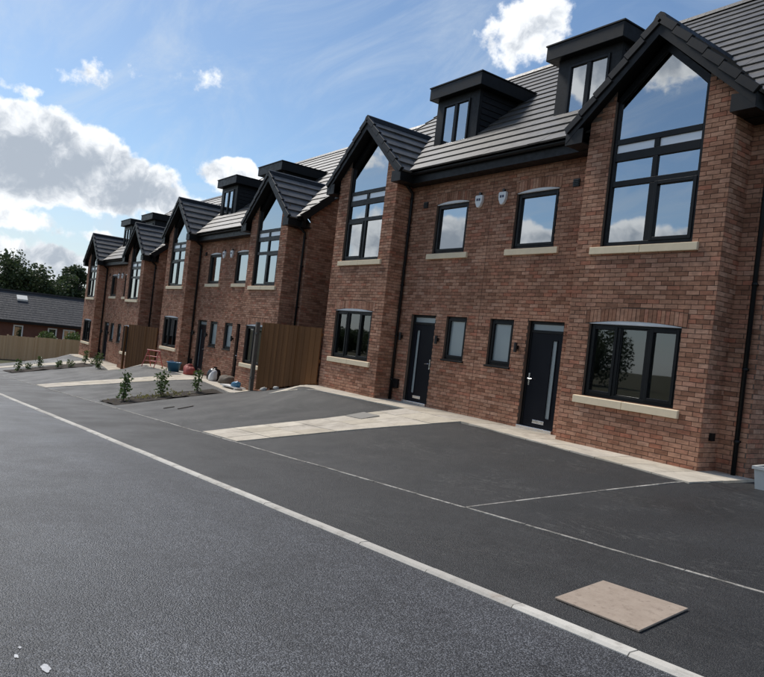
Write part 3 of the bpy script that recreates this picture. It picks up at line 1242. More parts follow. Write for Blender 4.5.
def gable_tiles():
    out = []
    for side, half in ((-1, GHALF0), (1, GHALF1)):
        d = V((side * 1.0, 0, -GSL)).normalized()       # down the slope
        nrm = V((side * GSL, 0, 1.0)).normalized()
        L = half * math.hypot(1, GSL)
        g = L / GROWS
        for k in range(GROWS):
            s0, s1 = k * g - 0.04, (k + 1) * g + 0.035
            def yv(sl):
                z = GZ + d.z * sl
                return EY + (z - EZ) / MSL
            y = GY + 0.03 - (TILE_W / 2 if k % 2 else 0)
            while True:
                ya, yb = max(y, GY + 0.03), y + TILE_W
                y += TILE_W
                lim0, lim1 = yv(max(0, s0)) + 0.06, yv(s1) + 0.06
                if ya > max(lim0, lim1):
                    break
                if yb - ya < 0.02:
                    continue
                apex = V((GXC, 0, GZ))
                pts = []
                for nn in (0, 1):
                    for sl, yy, lim, n in ((s0, ya, lim0, 0.018), (s1, ya, lim1, 0.066), (s1, yb, lim1, 0.066), (s0, yb, lim0, 0.018)):
                        p = apex + d * sl + nrm * (n - (0.046 if nn == 0 else 0.0))
                        pts.append((p.x, min(yy + (0.0015 if yy == ya else -0.0015), max(lim, ya + 0.004)), p.z))
                if side == -1:
                    pts = [pts[i] for i in (3, 2, 1, 0, 7, 6, 5, 4)]
                out.append(pts)
    return out


def hexa_mesh(items, name, mat, s, seed=3):
    mb = MB()
    rr = random.Random(seed)
    for p in items:
        mb.hexa(p, rr.random())
    return mb.mesh(name, mat, s)


def build_house(s, name, label, detailed):
    H = thing(name, label, 'house')
    rr = random.Random(5 + s)
    Y0 = 0.0
    # ---- wall core
    mb = MB()
    core_wall(mb, V((0, 0, 0)), V((1, 0, 0)), 0, BX0, -1.2, 5.6, [WIN_F, WIN_S, DOOR], V((0, 1, 0)))
    core_wall(mb, V((0, 0, 0)), V((1, 0, 0)), BX1, HX, -1.2, 5.6, [], V((0, 1, 0)))
    core_wall(mb, V((0, -BD, 0)), V((1, 0, 0)), BX0, BX1, -1.2, BIGS, [WIN_G, (BIG[0], BIG[1], BIG[2], BIGS)], V((0, 1, 0)), open_top=True)
    mb.face([(BX0, 0, -1.2), (BX0, -BD, -1.2), (BX0, -BD, 6.0), (BX0, 0, 6.0)])
    mb.face([(BX1, -BD, -1.2), (BX1, 0, -1.2), (BX1, 0, 6.0), (BX1, -BD, 6.0)])
    # gable shoulders beside the window apex
    mb.face([(BX0, -BD, BIGS), (BIG[0], -BD, BIGS), (BIG[0], -BD, gab_top(BIG[0]))])
    mb.face([(BIG[1], -BD, BIGS), (BX1, -BD, BIGS), (BIG[1], -BD, gab_top(BIG[1]))])
    # end wall
    mb.face([(HX, 0, -1.2), (HX, HD, -1.2), (HX, HD, EZ - 0.2), (HX, RY, RZ - 0.25), (HX, 0, EZ + 0.1)])
    wall = mb.build('wall', 'mortar', H, s)
    rb = MB()
    rb.face([(HX, HD, -1.2), (0, HD, -1.2), (0, HD, EZ - 0.1), (HX, HD, EZ - 0.1)])
    rb.build('rear_wall', 'brick_pattern', H, s)
    # rooms behind the glass
    rm = MB()
    for z in (0.0, 2.75, 5.35):
        rm.box(0.02, HX - 0.03, 0.13, HD - 0.05, z - 0.12, z)
        if z < 5:
            rm.box(BX0 + 0.03, BX1 - 0.03, -BD + 0.13, 0.128, z - 0.12, z)
    rm.build('floor_slab', 'room_floor', H, s)
    rm = MB()
    rm.box(0.0, 0.02, 0.12, HD - 0.05, 0.0, 5.3)
    rm.box(0.02, HX - 0.03, 4.2, 4.3, 0.0, 2.6)
    rm.box(0.02, HX - 0.03, 4.2, 4.3, 2.76, 5.2)
    rm.box(2.62, 2.72, 0.13, 4.2, 0.0, 2.6)
    rm.box(2.32, 2.42, 0.13, 4.2, 2.76, 5.2)
    rm.build('partition', 'room_plaster', H, s)
    # ---- bricks
    groups = [bw_front, bw_bay, bw_side_bay] + ([bw_end] if s == 1 else [])
    allb = [p for g_ in groups for p in g_.b]
    if detailed and s == 1:
        cx, cy, cz = 11.485, -10.757, 1.4
        def size(p):
            q = [sum(v[i] for v in p) / 8 for i in range(3)]
            w = max((V(p[4]) - V(p[5])).length, 0.01)
            dd = V((q[0] - cx, q[1] - cy, q[2] - cz)).length
            return w / dd if q[2] > 0.0 else 0
        cand = sorted(bw_bay.b, key=size, reverse=True)
        near = cand[:300]
        ids = {id(p) for p in near}
        rest = [p for p in allb if id(p) not in ids]
        link('brickwork', bw_front.to_mesh('brickwork', s, rest), wall)['kind'] = 'stuff'
        cache = {}
        for p in near:
            q = V(p[0])
            key = tuple(round(c, 4) for v in p for c in (V(v) - q))
            if key not in cache:
                mb = MB()
                i = [tuple(V(v) - q) for v in p]
                mb.v = i
                for fc in ((4, 5, 6, 7), (0, 1, 5, 4), (1, 2, 6, 5), (2, 3, 7, 6), (3, 0, 4, 7)):
                    mb.f.append(fc)
                    mb.r.append(0.0)
                cache[key] = mb.mesh('brick', 'brick', 1)
            ob = link('brick', cache[key], wall)
            ob.location = q + V((0, rr.uniform(-0.0025, 0.0015), 0))
    else:
        link('brickwork', bw_front.to_mesh('brickwork', s, allb), wall)['kind'] = 'stuff'

    # ---- windows
    w = window_rect(H, s, WIN_G, -BD, (0.335, 0.665), openers=(0, 2))
    sill(w, s, 3.262, 5.308, 0.893, -BD)
    arch_infill(w, s, WIN_G[0], WIN_G[1], WIN_G[3], -BD)
    w = window_rect(H, s, WIN_F, 0.0, (), openers='all', glass='glass_upper')
    sill(w, s, 0.603, 2.058, 3.708, 0.0, pieces=1)
    arch_infill(w, s, WIN_F[0], WIN_F[1], WIN_F[3], 0.0)
    w = window_rect(H, s, WIN_S, 0.0, (), openers='all', glass='glass_frosted', fw=0.055)
    sill(w, s, WIN_S[0] - 0.03, WIN_S[1] + 0.03, WIN_S[2], 0.0, h=0.05, pieces=1, mat='black_frame', out=0.05)

    # ---- big gable window
    w = link_empty('gable_window', H)
    x0, x1, zb = BIG
    yb = -BD + 0.045
    fw = 0.075
    fr = MB()
    bar(fr, x0, x0 + fw, zb, BIGS - 0.03, yb)
    bar(fr, x1 - fw, x1, zb, BIGS - 0.03, yb)
    bar(fr, x0 + fw, x1 - fw, zb, zb + fw, yb)
    # raking heads
    for a, b, sg in ((x0, GXC, 1), (x1, GXC, -1)):
        fr.prism([(a, BIGS - 0.10), (b, BIGA - 0.10), (b, BIGA + 0.06), (a, BIGS + 0.06)] if sg == 1 else
                 [(b, BIGA - 0.10), (a, BIGS - 0.10), (a, BIGS + 0.06), (b, BIGA + 0.06)], yb + 0.001, yb + 0.075)
    xm = (x0 + x1) / 2
    T = [(4.60, 4.70), (5.05, 5.20), (5.345, 5.445)]
    bar(fr, xm - 0.06, xm + 0.06, zb + fw, T[0][0], yb + 0.002)
    bar(fr, xm - 0.05, xm + 0.05, T[0][1], T[1][0], yb + 0.002)
    bar(fr, xm - 0.05, xm + 0.05, T[1][1], T[2][0], yb + 0.002)
    for c, d in T:
        bar(fr, x0 + fw, x1 - fw, c, d, yb + 0.001)
    bevel(fr.build('frame', 'black_frame', w, s), 0.006, 2)
    yp = yb + 0.035
    def pane(poly, gl='glass_upper'):
        mb = MB()
        mb.face([(x, yp, z) for x, z in poly])
        mb.build('pane', gl, w, s)
    for a, b in ((x0 + fw, xm - 0.05), (xm + 0.05, x1 - fw)):
        pane([(a, zb + fw), (b, zb + fw), (b, T[0][0]), (a, T[0][0])])
        pane([(a, T[0][1]), (b, T[0][1]), (b, T[1][0]), (a, T[1][0])])
        mb = MB()
        mb.box(a, b, yb + 0.03, yb + 0.06, T[1][1], T[2][0])
        mb.build('spandrel_panel', 'white_panel', w, s)
    # opening lights, lower right and lower left
    sb = MB()
    a, b, c, d = xm + 0.06, x1 - fw, zb + fw, T[0][0]
    k = 0.05
    ys = yb - 0.014
    sb.box(a - .012, a + k, ys, ys + .06, c - .012, d + .012)
    sb.box(b - k, b + .012, ys, ys + .06, c - .012, d + .012)
    sb.box(a + k, b - k, ys, ys + .06, c - .012, c + k)
    sb.box(a + k, b - k, ys, ys + .06, d - k, d + .012)
    bevel(sb.build('sash', 'black_frame', w, s), 0.006, 2)
    pane([(x0 + fw, T[2][1]), (x1 - fw, T[2][1]), (x1 - fw, BIGS - 0.05), (GXC, BIGA - 0.06), (x0 + fw, BIGS - 0.05)])
    sill(w, s, 3.263, 5.317, zb, -BD)

    # ---- door
    d0, d1, dz0, dz1 = DOOR
    dr = link_empty('door', H)
    yb = 0.06
    fr = MB()
    bar(fr, d0, d0 + 0.065, dz0, dz1, yb)
    bar(fr, d1 - 0.065, d1, dz0, dz1, yb)
    bar(fr, d0 + 0.065, d1 - 0.065, dz1 - 0.055, dz1, yb)
    bar(fr, d0 + 0.065, d1 - 0.065, dz1 - 0.235, dz1 - 0.175, yb + 0.001)
    bevel(fr.build('frame', 'black_frame', dr, s), 0.006, 2)
    mb = MB()
    mb.face([(d0 + .06, yb + .035, dz1 - .18), (d1 - .06, yb + .035, dz1 - .18), (d1 - .06, yb + .035, dz1 - .05), (d0 + .06, yb + .035, dz1 - .05)])
    mb.build('fanlight', 'glass_frosted', dr, s)
    mb = MB()
    g0, g1 = d1 - 0.30, d1 - 0.19        # glazed strip on the hinge side
    lz0, lz1 = dz0 + 0.05, dz1 - 0.238
    for a, b, c, d in ((d0 + .068, g0, lz0, lz1), (g1, d1 - .068, lz0, lz1), (g0, g1, lz0, lz0 + .20), (g0, g1, lz1 - .14, lz1)):
        mb.box(a, b, yb + .012, yb + .06, c, d)
    mb.build('leaf', 'door_paint', dr, s)
    mb = MB()
    mb.box(g0, g1, yb + .025, yb + .05, lz0 + .20, lz1 - .14)
    mb.build('glazed_strip', 'glass_frosted', dr, s)
    mb = MB()
    for a, b, c, d in ((g0 - .018, g0, lz0 + .182, lz1 - .122), (g1, g1 + .018, lz0 + .182, lz1 - .122), (g0, g1, lz0 + .182, lz0 + .20), (g0, g1, lz1 - .14, lz1 - .122)):
        mb.box(a, b, yb + .002, yb + .014, c, d)
    mb.build('glazing_bead', 'door_paint', dr, s)
    mb = MB()
    hx = d0 + .12
    mb.box(hx - .018, hx + .018, yb - .002, yb + .014, 0.90, 1.14)
    mb.tube([(hx, yb + .0, 1.03), (hx, yb - .05, 1.03), (hx + .02, yb - .055, 1.03), (hx + .12, yb - .055, 1.025)], .011, 8)
    mb.build('handle', 'chrome', dr, s)
    mb = MB()
    mb.box(d0 + .33, d0 + .63, yb - .004, yb + .014, dz0 + .12, dz0 + .19)
    bevel(mb.build('letter_plate', 'chrome', dr, s), 0.004, 2)
    mb = MB()
    mb.box(d0 + .002, d1 - .002, -0.05, yb + .07, dz0 - .06, dz0 + .045)
    bevel(mb.build('threshold', 'chrome', dr, s), 0.006, 2)
    # brick face below the threshold is part of the path level

    # ---- eaves: fascia, soffit, gutter, downpipe
    for a, b in ((0.0, OV0 + 0.38), (BX1 + 0.02, VX - 0.06)):
        mb = MB()
        mb.box(a, b, EY + 0.06, EY + 0.085, 5.42, 5.685)
        mb.build('fascia', 'black_trim', H, s)
    for a, b in ((0.0, BX0), (BX1 + 0.02, VX - 0.06)):
        mb = MB()
        mb.box(a, b, EY + 0.086, 0.01, 5.42, 5.44)
        mb.build('soffit', 'black_trim', H, s)
    n = 8
    for a, b in ((0.0, OV0 + 0.36), (BX1 + 0.25, VX)):
        mb = MB()
        for q in range(n):
            a0, a1 = math.pi + math.pi * q / n, math.pi + math.pi * (q + 1) / n
            yc, zc, r0 = EY + 0.0, 5.655, 0.056
            p = lambda an, r: (yc + r * math.cos(an), zc + r * math.sin(an))
            for rr_, fl in ((r0, False), (r0 - .004, True)):
                y1, z1 = p(a0, rr_)
                y2, z2 = p(a1, rr_)
                pts = [(a, y1, z1), (b, y1, z1), (b, y2, z2), (a, y2, z2)]
                mb.face(pts[::-1] if fl else pts)
        mb.build('gutter', 'black_trim', H, s)
    for px, tag_ in ((6.02, 0), (BX0 - 0.10 if False else None, 1)):
        if px is None:
            continue
        mb = MB()
        mb.tube([(px, EY + 0.0, 5.60), (px, EY + 0.02, 5.50), (px, -0.075, 5.28), (px, -0.075, 5.15), (px, -0.075, -0.3)], 0.036, 10)
        for z in (0.5, 1.6, 2.9, 4.2, 5.1):
            mb.tube([(px, -0.075, z), (px, -0.075, z + .05)], 0.043, 10)
            mb.box(px - .03, px + .03, -0.075, 0.0, z + .01, z + .04)
        mb.build('downpipe', 'black_trim', H, s, smooth=True)
    if s == -1 or True:
        px = BX0 - 0.075
        mb = MB()
        mb.tube([(px, EY + 0.0, 5.60), (px, EY + 0.02, 5.50), (px, -0.075, 5.28), (px, -0.075, 5.15), (px, -0.075, -0.3)], 0.036, 10)
        for z in (0.5, 1.6, 2.9, 4.2, 5.1):
            mb.tube([(px, -0.075, z), (px, -0.075, z + .05)], 0.043, 10)
        if s == -1:
            mb.build('downpipe', 'black_trim', H, s, smooth=True)

    # ---- roof
    mb = MB()
    zval = lambda y: EZ + MSL * (y - EY)
    half = (GZ - EZ) / GSL
    yv = EY + (GZ - EZ) / MSL
    a = V((0, EY, EZ))
    mb.face([(0, EY, EZ), (GXC - half, EY, EZ), (GXC, yv, GZ), (GXC + half, EY, EZ), (VX, EY, EZ), (VX, RY, RZ), (0, RY, RZ)])
    mb.face([(0, RY, RZ), (VX, RY, RZ), (VX, 2 * RY - EY, EZ), (0, 2 * RY - EY, EZ)])
    roof = mb.build('roof', 'ridge_tile', H, s)
    tl = main_tiles(s)
    if detailed and s == 1:
        cache = {}
        keep = tl[:300]
        for p in keep:
            q = V(p[0])
            key = tuple(round(c, 4) for v in p for c in (V(v) - q))
            if key not in cache:
                m2 = MB()
                m2.hexa([tuple(V(v) - q) for v in p])
                cache[key] = m2.mesh('tile', 'roof_tile', 1)
            ob = link('tile', cache[key], roof)
            ob.location = q + V((0, 0, rr.uniform(-0.003, 0.003)))
        if tl[300:]:
            link('tile_courses', hexa_mesh(tl[300:], 'tile_courses', 'roof_tile', s), roof)['kind'] = 'stuff'
    else:
        link('tile_courses', hexa_mesh(tl, 'tile_courses', 'roof_tile', s), roof)['kind'] = 'stuff'
    # main ridge
    n = 14
    for i in range(n):
        a, b = VX * i / n, VX * (i + 1) / n - 0.006
        m2 = MB()
        prof = [(-0.17, -0.10), (-0.09, 0.02), (0.0, 0.065), (0.09, 0.02), (0.17, -0.10)]
        i0 = len(m2.v)
        for x in (a, b):
            m2.v += [(x, RY + py, RZ + 0.05 + pz) for py, pz in prof]
        for q in range(4):
            m2.f.append((q, 5 + q, 6 + q, q + 1)); m2.r.append(0)
        m2.f.append((4, 3, 2, 1, 0)); m2.f.append((5, 6, 7, 8, 9)); m2.r += [0, 0]
        m2.build('ridge_tile', 'ridge_tile', roof, s)
    # verge at the gable end
    m2 = MB()
    for sg in (1, -1):
        lo = V((0, EY if sg == 1 else 2 * RY - EY, EZ))
        hi = V((0, RY, RZ))
        dd = (hi - lo).normalized()
        nn = V((0, -dd.z * 1, dd.y)) if sg == 1 else V((0, dd.z, -dd.y))
        nn = nn if nn.z > 0 else -nn
        for k in range(ROWS):
            p = lo + (hi - lo) * (k / ROWS)
            q = lo + (hi - lo) * ((k + 1) / ROWS) 
            c = []
            for (pp, up) in ((p, -0.16), (q, -0.16)):
                c.append(pp + nn * up)
            t0, t1 = p + nn * 0.085, q + nn * 0.055
            x_0, x_1 = VX - 0.07, VX + 0.02
            m2.hexa([(x_0, c[0].y, c[0].z), (x_1, c[0].y, c[0].z), (x_1, c[1].y, c[1].z), (x_0, c[1].y, c[1].z),
                     (x_0, t0.y, t0.z), (x_1, t0.y, t0.z), (x_1, t1.y, t1.z), (x_0, t1.y, t1.z)])
    m2.build('verge', 'black_trim', roof, s)

    # ---- gable roof over the bay
    mb = MB()
    for sg, hf in ((-1, GHALF0), (1, GHALF1)):
        xe, ze_ = GXC + sg * hf, GZ - GSL * hf
        xi = GXC + sg * half
        pts = [(GXC, GY + .02, GZ), (xe, GY + .02, ze_), (xe, EY, ze_), (xi, EY, EZ), (GXC, yv, GZ)]
        mb.face(pts if sg == -1 else pts[::-1])
        # underside
        pts = [(x, y, z - 0.10) for x, y, z in pts]
        mb.face(pts[::-1] if sg == -1 else pts)
    groof = mb.build('gable_roof', 'black_trim', H, s)
    gt = gable_tiles()
    if detailed and s == 1:
        for p in gt:
            q = V(p[0])
            m2 = MB()
            m2.hexa([tuple(V(v) - q) for v in p])
            ob = link('tile', m2.mesh('tile', 'roof_tile', 1), groof)
            ob.location = q
    else:
        link('tile_courses', hexa_mesh(gt, 'tile_courses', 'roof_tile', s), groof)['kind'] = 'stuff'
    # bargeboards, stepped verge caps, box ends
    for sg, hf in ((-1, GHALF0), (1, GHALF1)):
        m2 = MB()
        d = V((sg, 0, -GSL)).normalized()
        nrm = V((sg * GSL, 0, 1)).normalized()
        ap = V((GXC, 0, GZ))
        L = hf * math.hypot(1, GSL)
        e = ap + d * L
        drop = 0.20
        poly = [(GXC, GZ + 0.0), (e.x, e.z), (e.x, e.z - drop), (GXC, GZ - drop * 1.35)]
        if sg == 1:
            poly = poly[::-1]
        m2.prism(poly, GY, GY + 0.03)
        # soffit behind it, under the rake
        sp = [(GXC, GZ - 0.14), (e.x, e.z - 0.12), (e.x, e.z - 0.145), (GXC, GZ - 0.175)]
        if sg == 1:
            sp = sp[::-1]
        m2.prism(sp, GY + 0.031, -BD + 0.10)
        # box end down to the wall
        bx = BX0 if sg == -1 else BX1
        a, b = (e.x, bx) if sg == -1 else (bx, e.x)
        m2.prism([(a, 5.43), (b, 5.43), (b, 5.70 if sg == -1 else e.z - 0.005), (a, e.z - 0.005 if sg == -1 else 5.70)], GY + 0.004, GY + 0.028)
        m2.box(a, b, GY + 0.032, -0.02, 5.43, 5.455)
        m2.box(e.x - 0.012, e.x + 0.012, GY + 0.005, EY + 0.3, 5.432, e.z - 0.002)
        m2.build('bargeboard', 'black_trim', groof, s)
        g = L / GROWS
        for k in range(GROWS):
            p, q = ap + d * (k * g), ap + d * ((k + 1) * g - 0.004)
            m3 = MB()
            c0, c1 = p + nrm * 0.060, q + nrm * 0.092
            b0, b1 = p - nrm * 0.075, q - nrm * 0.045
            pl = [(b0.x, b0.z), (b1.x, b1.z), (c1.x, c1.z), (c0.x, c0.z)]
            if sg == -1:
                pl = pl[::-1]
            m3.prism(pl, GY - 0.035, GY + 0.06)
            bevel(m3.build('verge_cap', 'verge_plastic', groof, s), 0.008, 1)
    for i in range(7):
        L = yv + 0.05 - GY
        a, b = GY - 0.03 + L * i / 7, GY - 0.03 + L * (i + 1) / 7 - 0.006
        m2 = MB()
        prof = [(-0.15, -0.12), (-0.075, 0.02), (0.0, 0.06), (0.075, 0.02), (0.15, -0.12)]
        for y in (a, b):
            m2.v += [(GXC + px, y, GZ + 0.045 + pz) for px, pz in prof]
        for q in range(4):
            m2.f.append((q + 1, 6 + q, 5 + q, q)); m2.r.append(0)
        m2.f.append((0, 1, 2, 3, 4)); m2.f.append((9, 8, 7, 6, 5)); m2.r += [0, 0]
        m2.build('ridge_tile', 'verge_plastic', groof, s)

    # ---- dormer
    dm = link_empty('dormer', H)
    sh = DSHIFT if s == 1 else 0.0
    CX_0, CX_1, DX_0, DX_1 = CX0_ + sh, CX1_ + sh, DX0_ + sh, DX1_ + sh
    zr = lambda y: EZ + MSL * (y - EY)
    yback = EY + (DZB - EZ) / MSL + 0.15
    mb = MB()
    wx0, wx1, wz0, wz1 = 1.96 + sh, 3.00 + sh, 6.66, 7.76
    # front with opening
    for a, b, c, d in ((CX_0, wx0, 6.42, DZB), (wx1, CX_1, 6.42, DZB), (wx0, wx1, 6.42, wz0), (wx0, wx1, wz1, DZB)):
        mb.box(a, b, CYF, CYF + 0.10, c, d)
    mb.hexa([(CX_0 + .02, CYF + .1, 6.3), (CX_0 + .06, CYF + .1, 6.3), (CX_0 + .06, yback, 7.6), (CX_0 + .02, yback, 7.6),
             (CX_0 + .02, CYF + .1, DZB), (CX_0 + .06, CYF + .1, DZB), (CX_0 + .06, yback, DZB), (CX_0 + .02, yback, DZB)])
    mb.hexa([(CX_1 - .06, CYF + .1, 6.3), (CX_1 - .02, CYF + .1, 6.3), (CX_1 - .02, yback, 7.6), (CX_1 - .06, yback, 7.6),
             (CX_1 - .06, CYF + .1, DZB), (CX_1 - .02, CYF + .1, DZB), (CX_1 - .02, yback, DZB), (CX_1 - .06, yback, DZB)])
    mb.build('front_panel', 'dormer_cladding', dm, s)
    nb = 10
    zlo = 6.45
    for side in (0, 1):
        for k in range(nb):
            za = lerp(zlo, DZB, k / nb)
            zb_ = lerp(zlo, DZB, (k + 1) / nb) - 0.004
            ye_ = EY + (zb_ - EZ) / MSL + 0.05
            if ye_ < CYF + 0.13:
                continue
            m2 = MB()
            xo = CX_0 if side == 0 else CX_1
            sg = -1 if side == 0 else 1
            x_in = xo - sg * 0.021
            pts = [(xo - sg * 0.018, za), (xo + sg * 0.012, za), (xo - sg * 0.006, zb_), (xo - sg * 0.018, zb_)]
            i0 = 0
            ys_ = CYF + 0.102
            m2.v = [(x, ys_, z) for x, z in pts] + [(x, max(ye_, ys_ + .02), z) for x, z in pts]
            m2.f = [(0, 1, 2, 3), (7, 6, 5, 4), (0, 4, 5, 1), (1, 5, 6, 2), (2, 6, 7, 3), (3, 7, 4, 0)]
            m2.r = [0] * 6
            m2.build('cladding_board', 'dormer_cladding', dm, s)
    mb = MB()
    mb.box(DX_0, DX_1, DYF, yback + 0.35, DZB, DZT)
    bevel(mb.build('flat_roof', 'black_trim', dm, s), 0.012, 2)
    mb = MB()
    mb.box(DX_0 - 0.02, DX_1 + 0.02, DYF - 0.02, yback + 0.36, DZT + .001, DZT + 0.03)
    mb.build('roof_edge_trim', 'black_trim', dm, s)
    fr = MB()
    yb = CYF - 0.03
    k = 0.06
    bar(fr, wx0, wx0 + k, wz0, wz1, yb, .08)
    bar(fr, wx1 - k, wx1, wz0, wz1, yb, .08)
    bar(fr, wx0 + k, wx1 - k, wz0, wz0 + k, yb, .08)
    bar(fr, wx0 + k, wx1 - k, wz1 - k, wz1, yb, .08)
    xm = (wx0 + wx1) / 2
    bar(fr, xm - .055, xm + .055, wz0 + k, wz1 - k, yb + .002, .08)
    bevel(fr.build('window_frame', 'black_frame', dm, s), 0.006, 2)
    for a, b in ((wx0 + k, xm - .055), (xm + .055, wx1 - k)):
        mb = MB()
        mb.face([(a - .004, yb + .04, wz0 + k - .004), (b + .004, yb + .04, wz0 + k - .004), (b + .004, yb + .04, wz1 - k + .004), (a - .004, yb + .04, wz1 - k + .004)])
        mb.build('pane', 'glass_upper', dm, s)
    mb = MB()
    mb.box(CX_0 - .03, CX_1 + .03, CYF - .07, CYF + .02, 6.40, 6.47)
    mb.build('apron_flashing', 'black_trim', dm, s)

    # ---- small fixtures
    ab = link_empty('alarm_box', H)
    mb = MB()
    ax, az = 0.37, 4.83
    shape = [(-.10, .13), (-.115, .09), (-.105, -.03), (-.05, -.13), (0, -.155), (.05, -.13), (.105, -.03), (.115, .09), (.10, .13)]
    mb.prism([(ax + x, az + z) for x, z in shape][::1], -0.085, -0.012)
    bevel(mb.build('cover', 'white_plastic', ab, s), 0.012, 2)
    mb = MB()
    mb.box(ax - .06, ax - .008, -0.0885, -0.086, az + .0, az + .055)
    mb.box(ax + .008, ax + .06, -0.0885, -0.086, az + .0, az + .055)
    mb.build('printed_mark', 'dark_blue_print', ab, s)
    mb = MB()
    mb.tube([(ax, -0.012, az + .17), (ax, -0.06, az + .17)], 0.035, 10)
    mb.build('strobe', 'lamp_black', ab, s)
    mb = MB()
    vx, vz = 2.33, 4.93
    mb.box(vx - .075, vx + .075, -0.035, -0.012, vz - .075, vz + .075)
    for q in range(4):
        mb.box(vx - .065, vx + .065, -0.055, -0.036, vz - .06 + q * .033, vz - .045 + q * .033)
    mb.build('air_vent', 'lamp_black', H, s)
    spots = [1.27] if s == 1 else [1.29, 2.71]
    for lx in spots:
        mb = MB()
        lz = 1.63
        mb.box(lx - .03, lx + .03, -0.05, -0.012, lz - .04, lz + .04)
        mb.tube([(lx, -0.085, lz - .10), (lx, -0.085, lz + .10)], 0.036, 12)
        mb.build('wall_lamp', 'lamp_black', H, s)
    # meter box near the foot of the bay
    mb = MB()
    if s == -1:
        mb.box(2.62, 2.84, -0.07, -0.012, 0.32, 0.55)
        mb.build('meter_box', 'black_trim', H, s)
    else:
        mb.box(BX1 + .012, BX1 + .06, -0.30, -0.20, 0.48, 0.60)
        mb.build('outside_tap', 'black_trim', H, s)
    # joint between the two houses of a pair
    if s == 1:
        mb = MB()
        mb.box(-0.006, 0.006, -0.004, 0.004, -0.5, 5.40)
        mb.build('movement_joint', 'lamp_black', H, s)
    return H


house_a = build_house(1, 'semi_detached_house', 'nearest brown brick house at the right edge with a grey tub at its corner', True)
house_b = build_house(-1, 'semi_detached_house', 'left half of the nearest pair, brick house whose bay meets the large brown gate', False)
# far copies use the joined bricks and tiles only
house_far = None


def far_right(label, loc):
    H = thing('semi_detached_house', label, 'house', loc)
    for ch in house_a.children:
        c = ch.copy()
        COL.objects.link(c)
        c.parent = H
        stem = ch.name.split('.')[0]
        for g in ch.children:
            gs = g.name.split('.')[0]
            if gs in ('brick', 'brickwork') or (gs in ('tile', 'tile_courses')):
                continue
            d = g.copy()
            COL.objects.link(d)
            d.parent = c
        if stem == 'wall':
            link('brickwork', FAR['brick'], c)['kind'] = 'stuff'
        elif stem == 'roof':
            link('tile_courses', FAR['main'], c)['kind'] = 'stuff'
        elif stem == 'gable_roof':
            link('tile_courses', FAR['gable'], c)['kind'] = 'stuff'
    return H


FAR = {'brick': bw_front.to_mesh('brickwork', 1, bw_front.b + bw_bay.b + bw_side_bay.b + bw_end.b),
       'main': hexa_mesh(main_tiles(1), 'tile_courses', 'roof_tile', 1), 'gable': hexa_mesh(gable_tiles(), 'tile_courses', 'roof_tile', 1)}
P2, P3 = (-14.33, 0.0, -0.685), (-28.7, -0.1, -1.37)
hs = [house_a, house_b]
hs.append(far_right('right half of the middle pair, brick house partly behind the weathered post', P2))
b2 = copy_tree(house_b)
b2.location = P2
b2['label'] = 'left half of the middle pair, brick house with a red trestle and blue tub outside'
hs.append(b2)
hs.append(far_right('right half of the farthest pair, brick house next to the smaller-looking brown gate', P3))
b3 = copy_tree(house_b)
b3.location = P3
b3['label'] = 'farthest brick house of the row at the left end beside the pale fence'
hs.append(b3)
for h in hs:
    h['group'] = 'new brick houses with black gables along the street'


# ------------------------------------------------------------------ side gates between the pairs
def side_gate(label, ox, oz):
    p0, p1 = V((-8.62 + ox, -1.02)), V((-5.72 + ox, -0.58))
    top = 1.63 + oz
    d = (p1 - p0)
    L = d.length
    R = thing('side_gate', label, 'gate', (p0.x, p0.y, oz - 0.35), math.atan2(d.y, d.x), 'tall brown gates between the pairs of houses')
    gz = lambda u: G(p0.x + d.x * u / L, p0.y + d.y * u / L) - (oz - 0.35) + 0.05
    n = int(L / 0.125)
    for i in range(n):
        a, b = L * i / n + 0.002, L * (i + 1) / n - 0.002
        mb = MB()
        mb.box(a, b, -0.012 if i % 2 else -0.016, 0.012, gz((a + b) / 2), top - (oz - 0.35) + random.uniform(-.004, .004))
        mb.build('board', 'gate_timber', R)
    for z in (0.35, 1.0, 1.75):
        mb = MB()
        mb.box(0.0, L, 0.0125, 0.06, z, z + 0.09)
        mb.build('rail', 'gate_timber', R)
    mb = MB()
    mb.box(L * 0.62, L * 0.63, -0.03, 0.0, gz(L * .6), top - (oz - .35))
    mb.build('closing_strip', 'gate_timber', R)
    return R


side_gate('large brown boarded gate joining the nearest pair to the middle pair', 0, 0)
side_gate('brown boarded gate behind the red trestle, between the middle and farthest pairs', -14.33, -0.685)
# weathered post at the end of the near gate
px, py = -8.80, -1.10
P = thing('gate_post', 'weathered grey timber post at the left end of the large brown gate', 'post', (px, py, G(px, py) - 0.1))
mb = MB()
mb.box(-0.06, 0.06, -0.06, 0.06, 0.0, 2.28)
bevel(mb.build('post', 'post_timber', P), 0.012, 2)
mb = MB()
for z in (0.5, 1.9):
    mb.box(-0.02, 0.16, -0.072, -0.061, z, z + 0.05)
mb.build('hinge', 'lamp_black', P)
px, py = -23.12, -1.10
P = thing('gate_post', 'thin timber post at the left end of the farther brown gate', 'post', (px, py, G(px, py) - 0.1))
mb = MB()
mb.box(-0.05, 0.05, -0.05, 0.05, 0.0, 2.2)
bevel(mb.build('post', 'gate_timber', P), 0.012, 2)

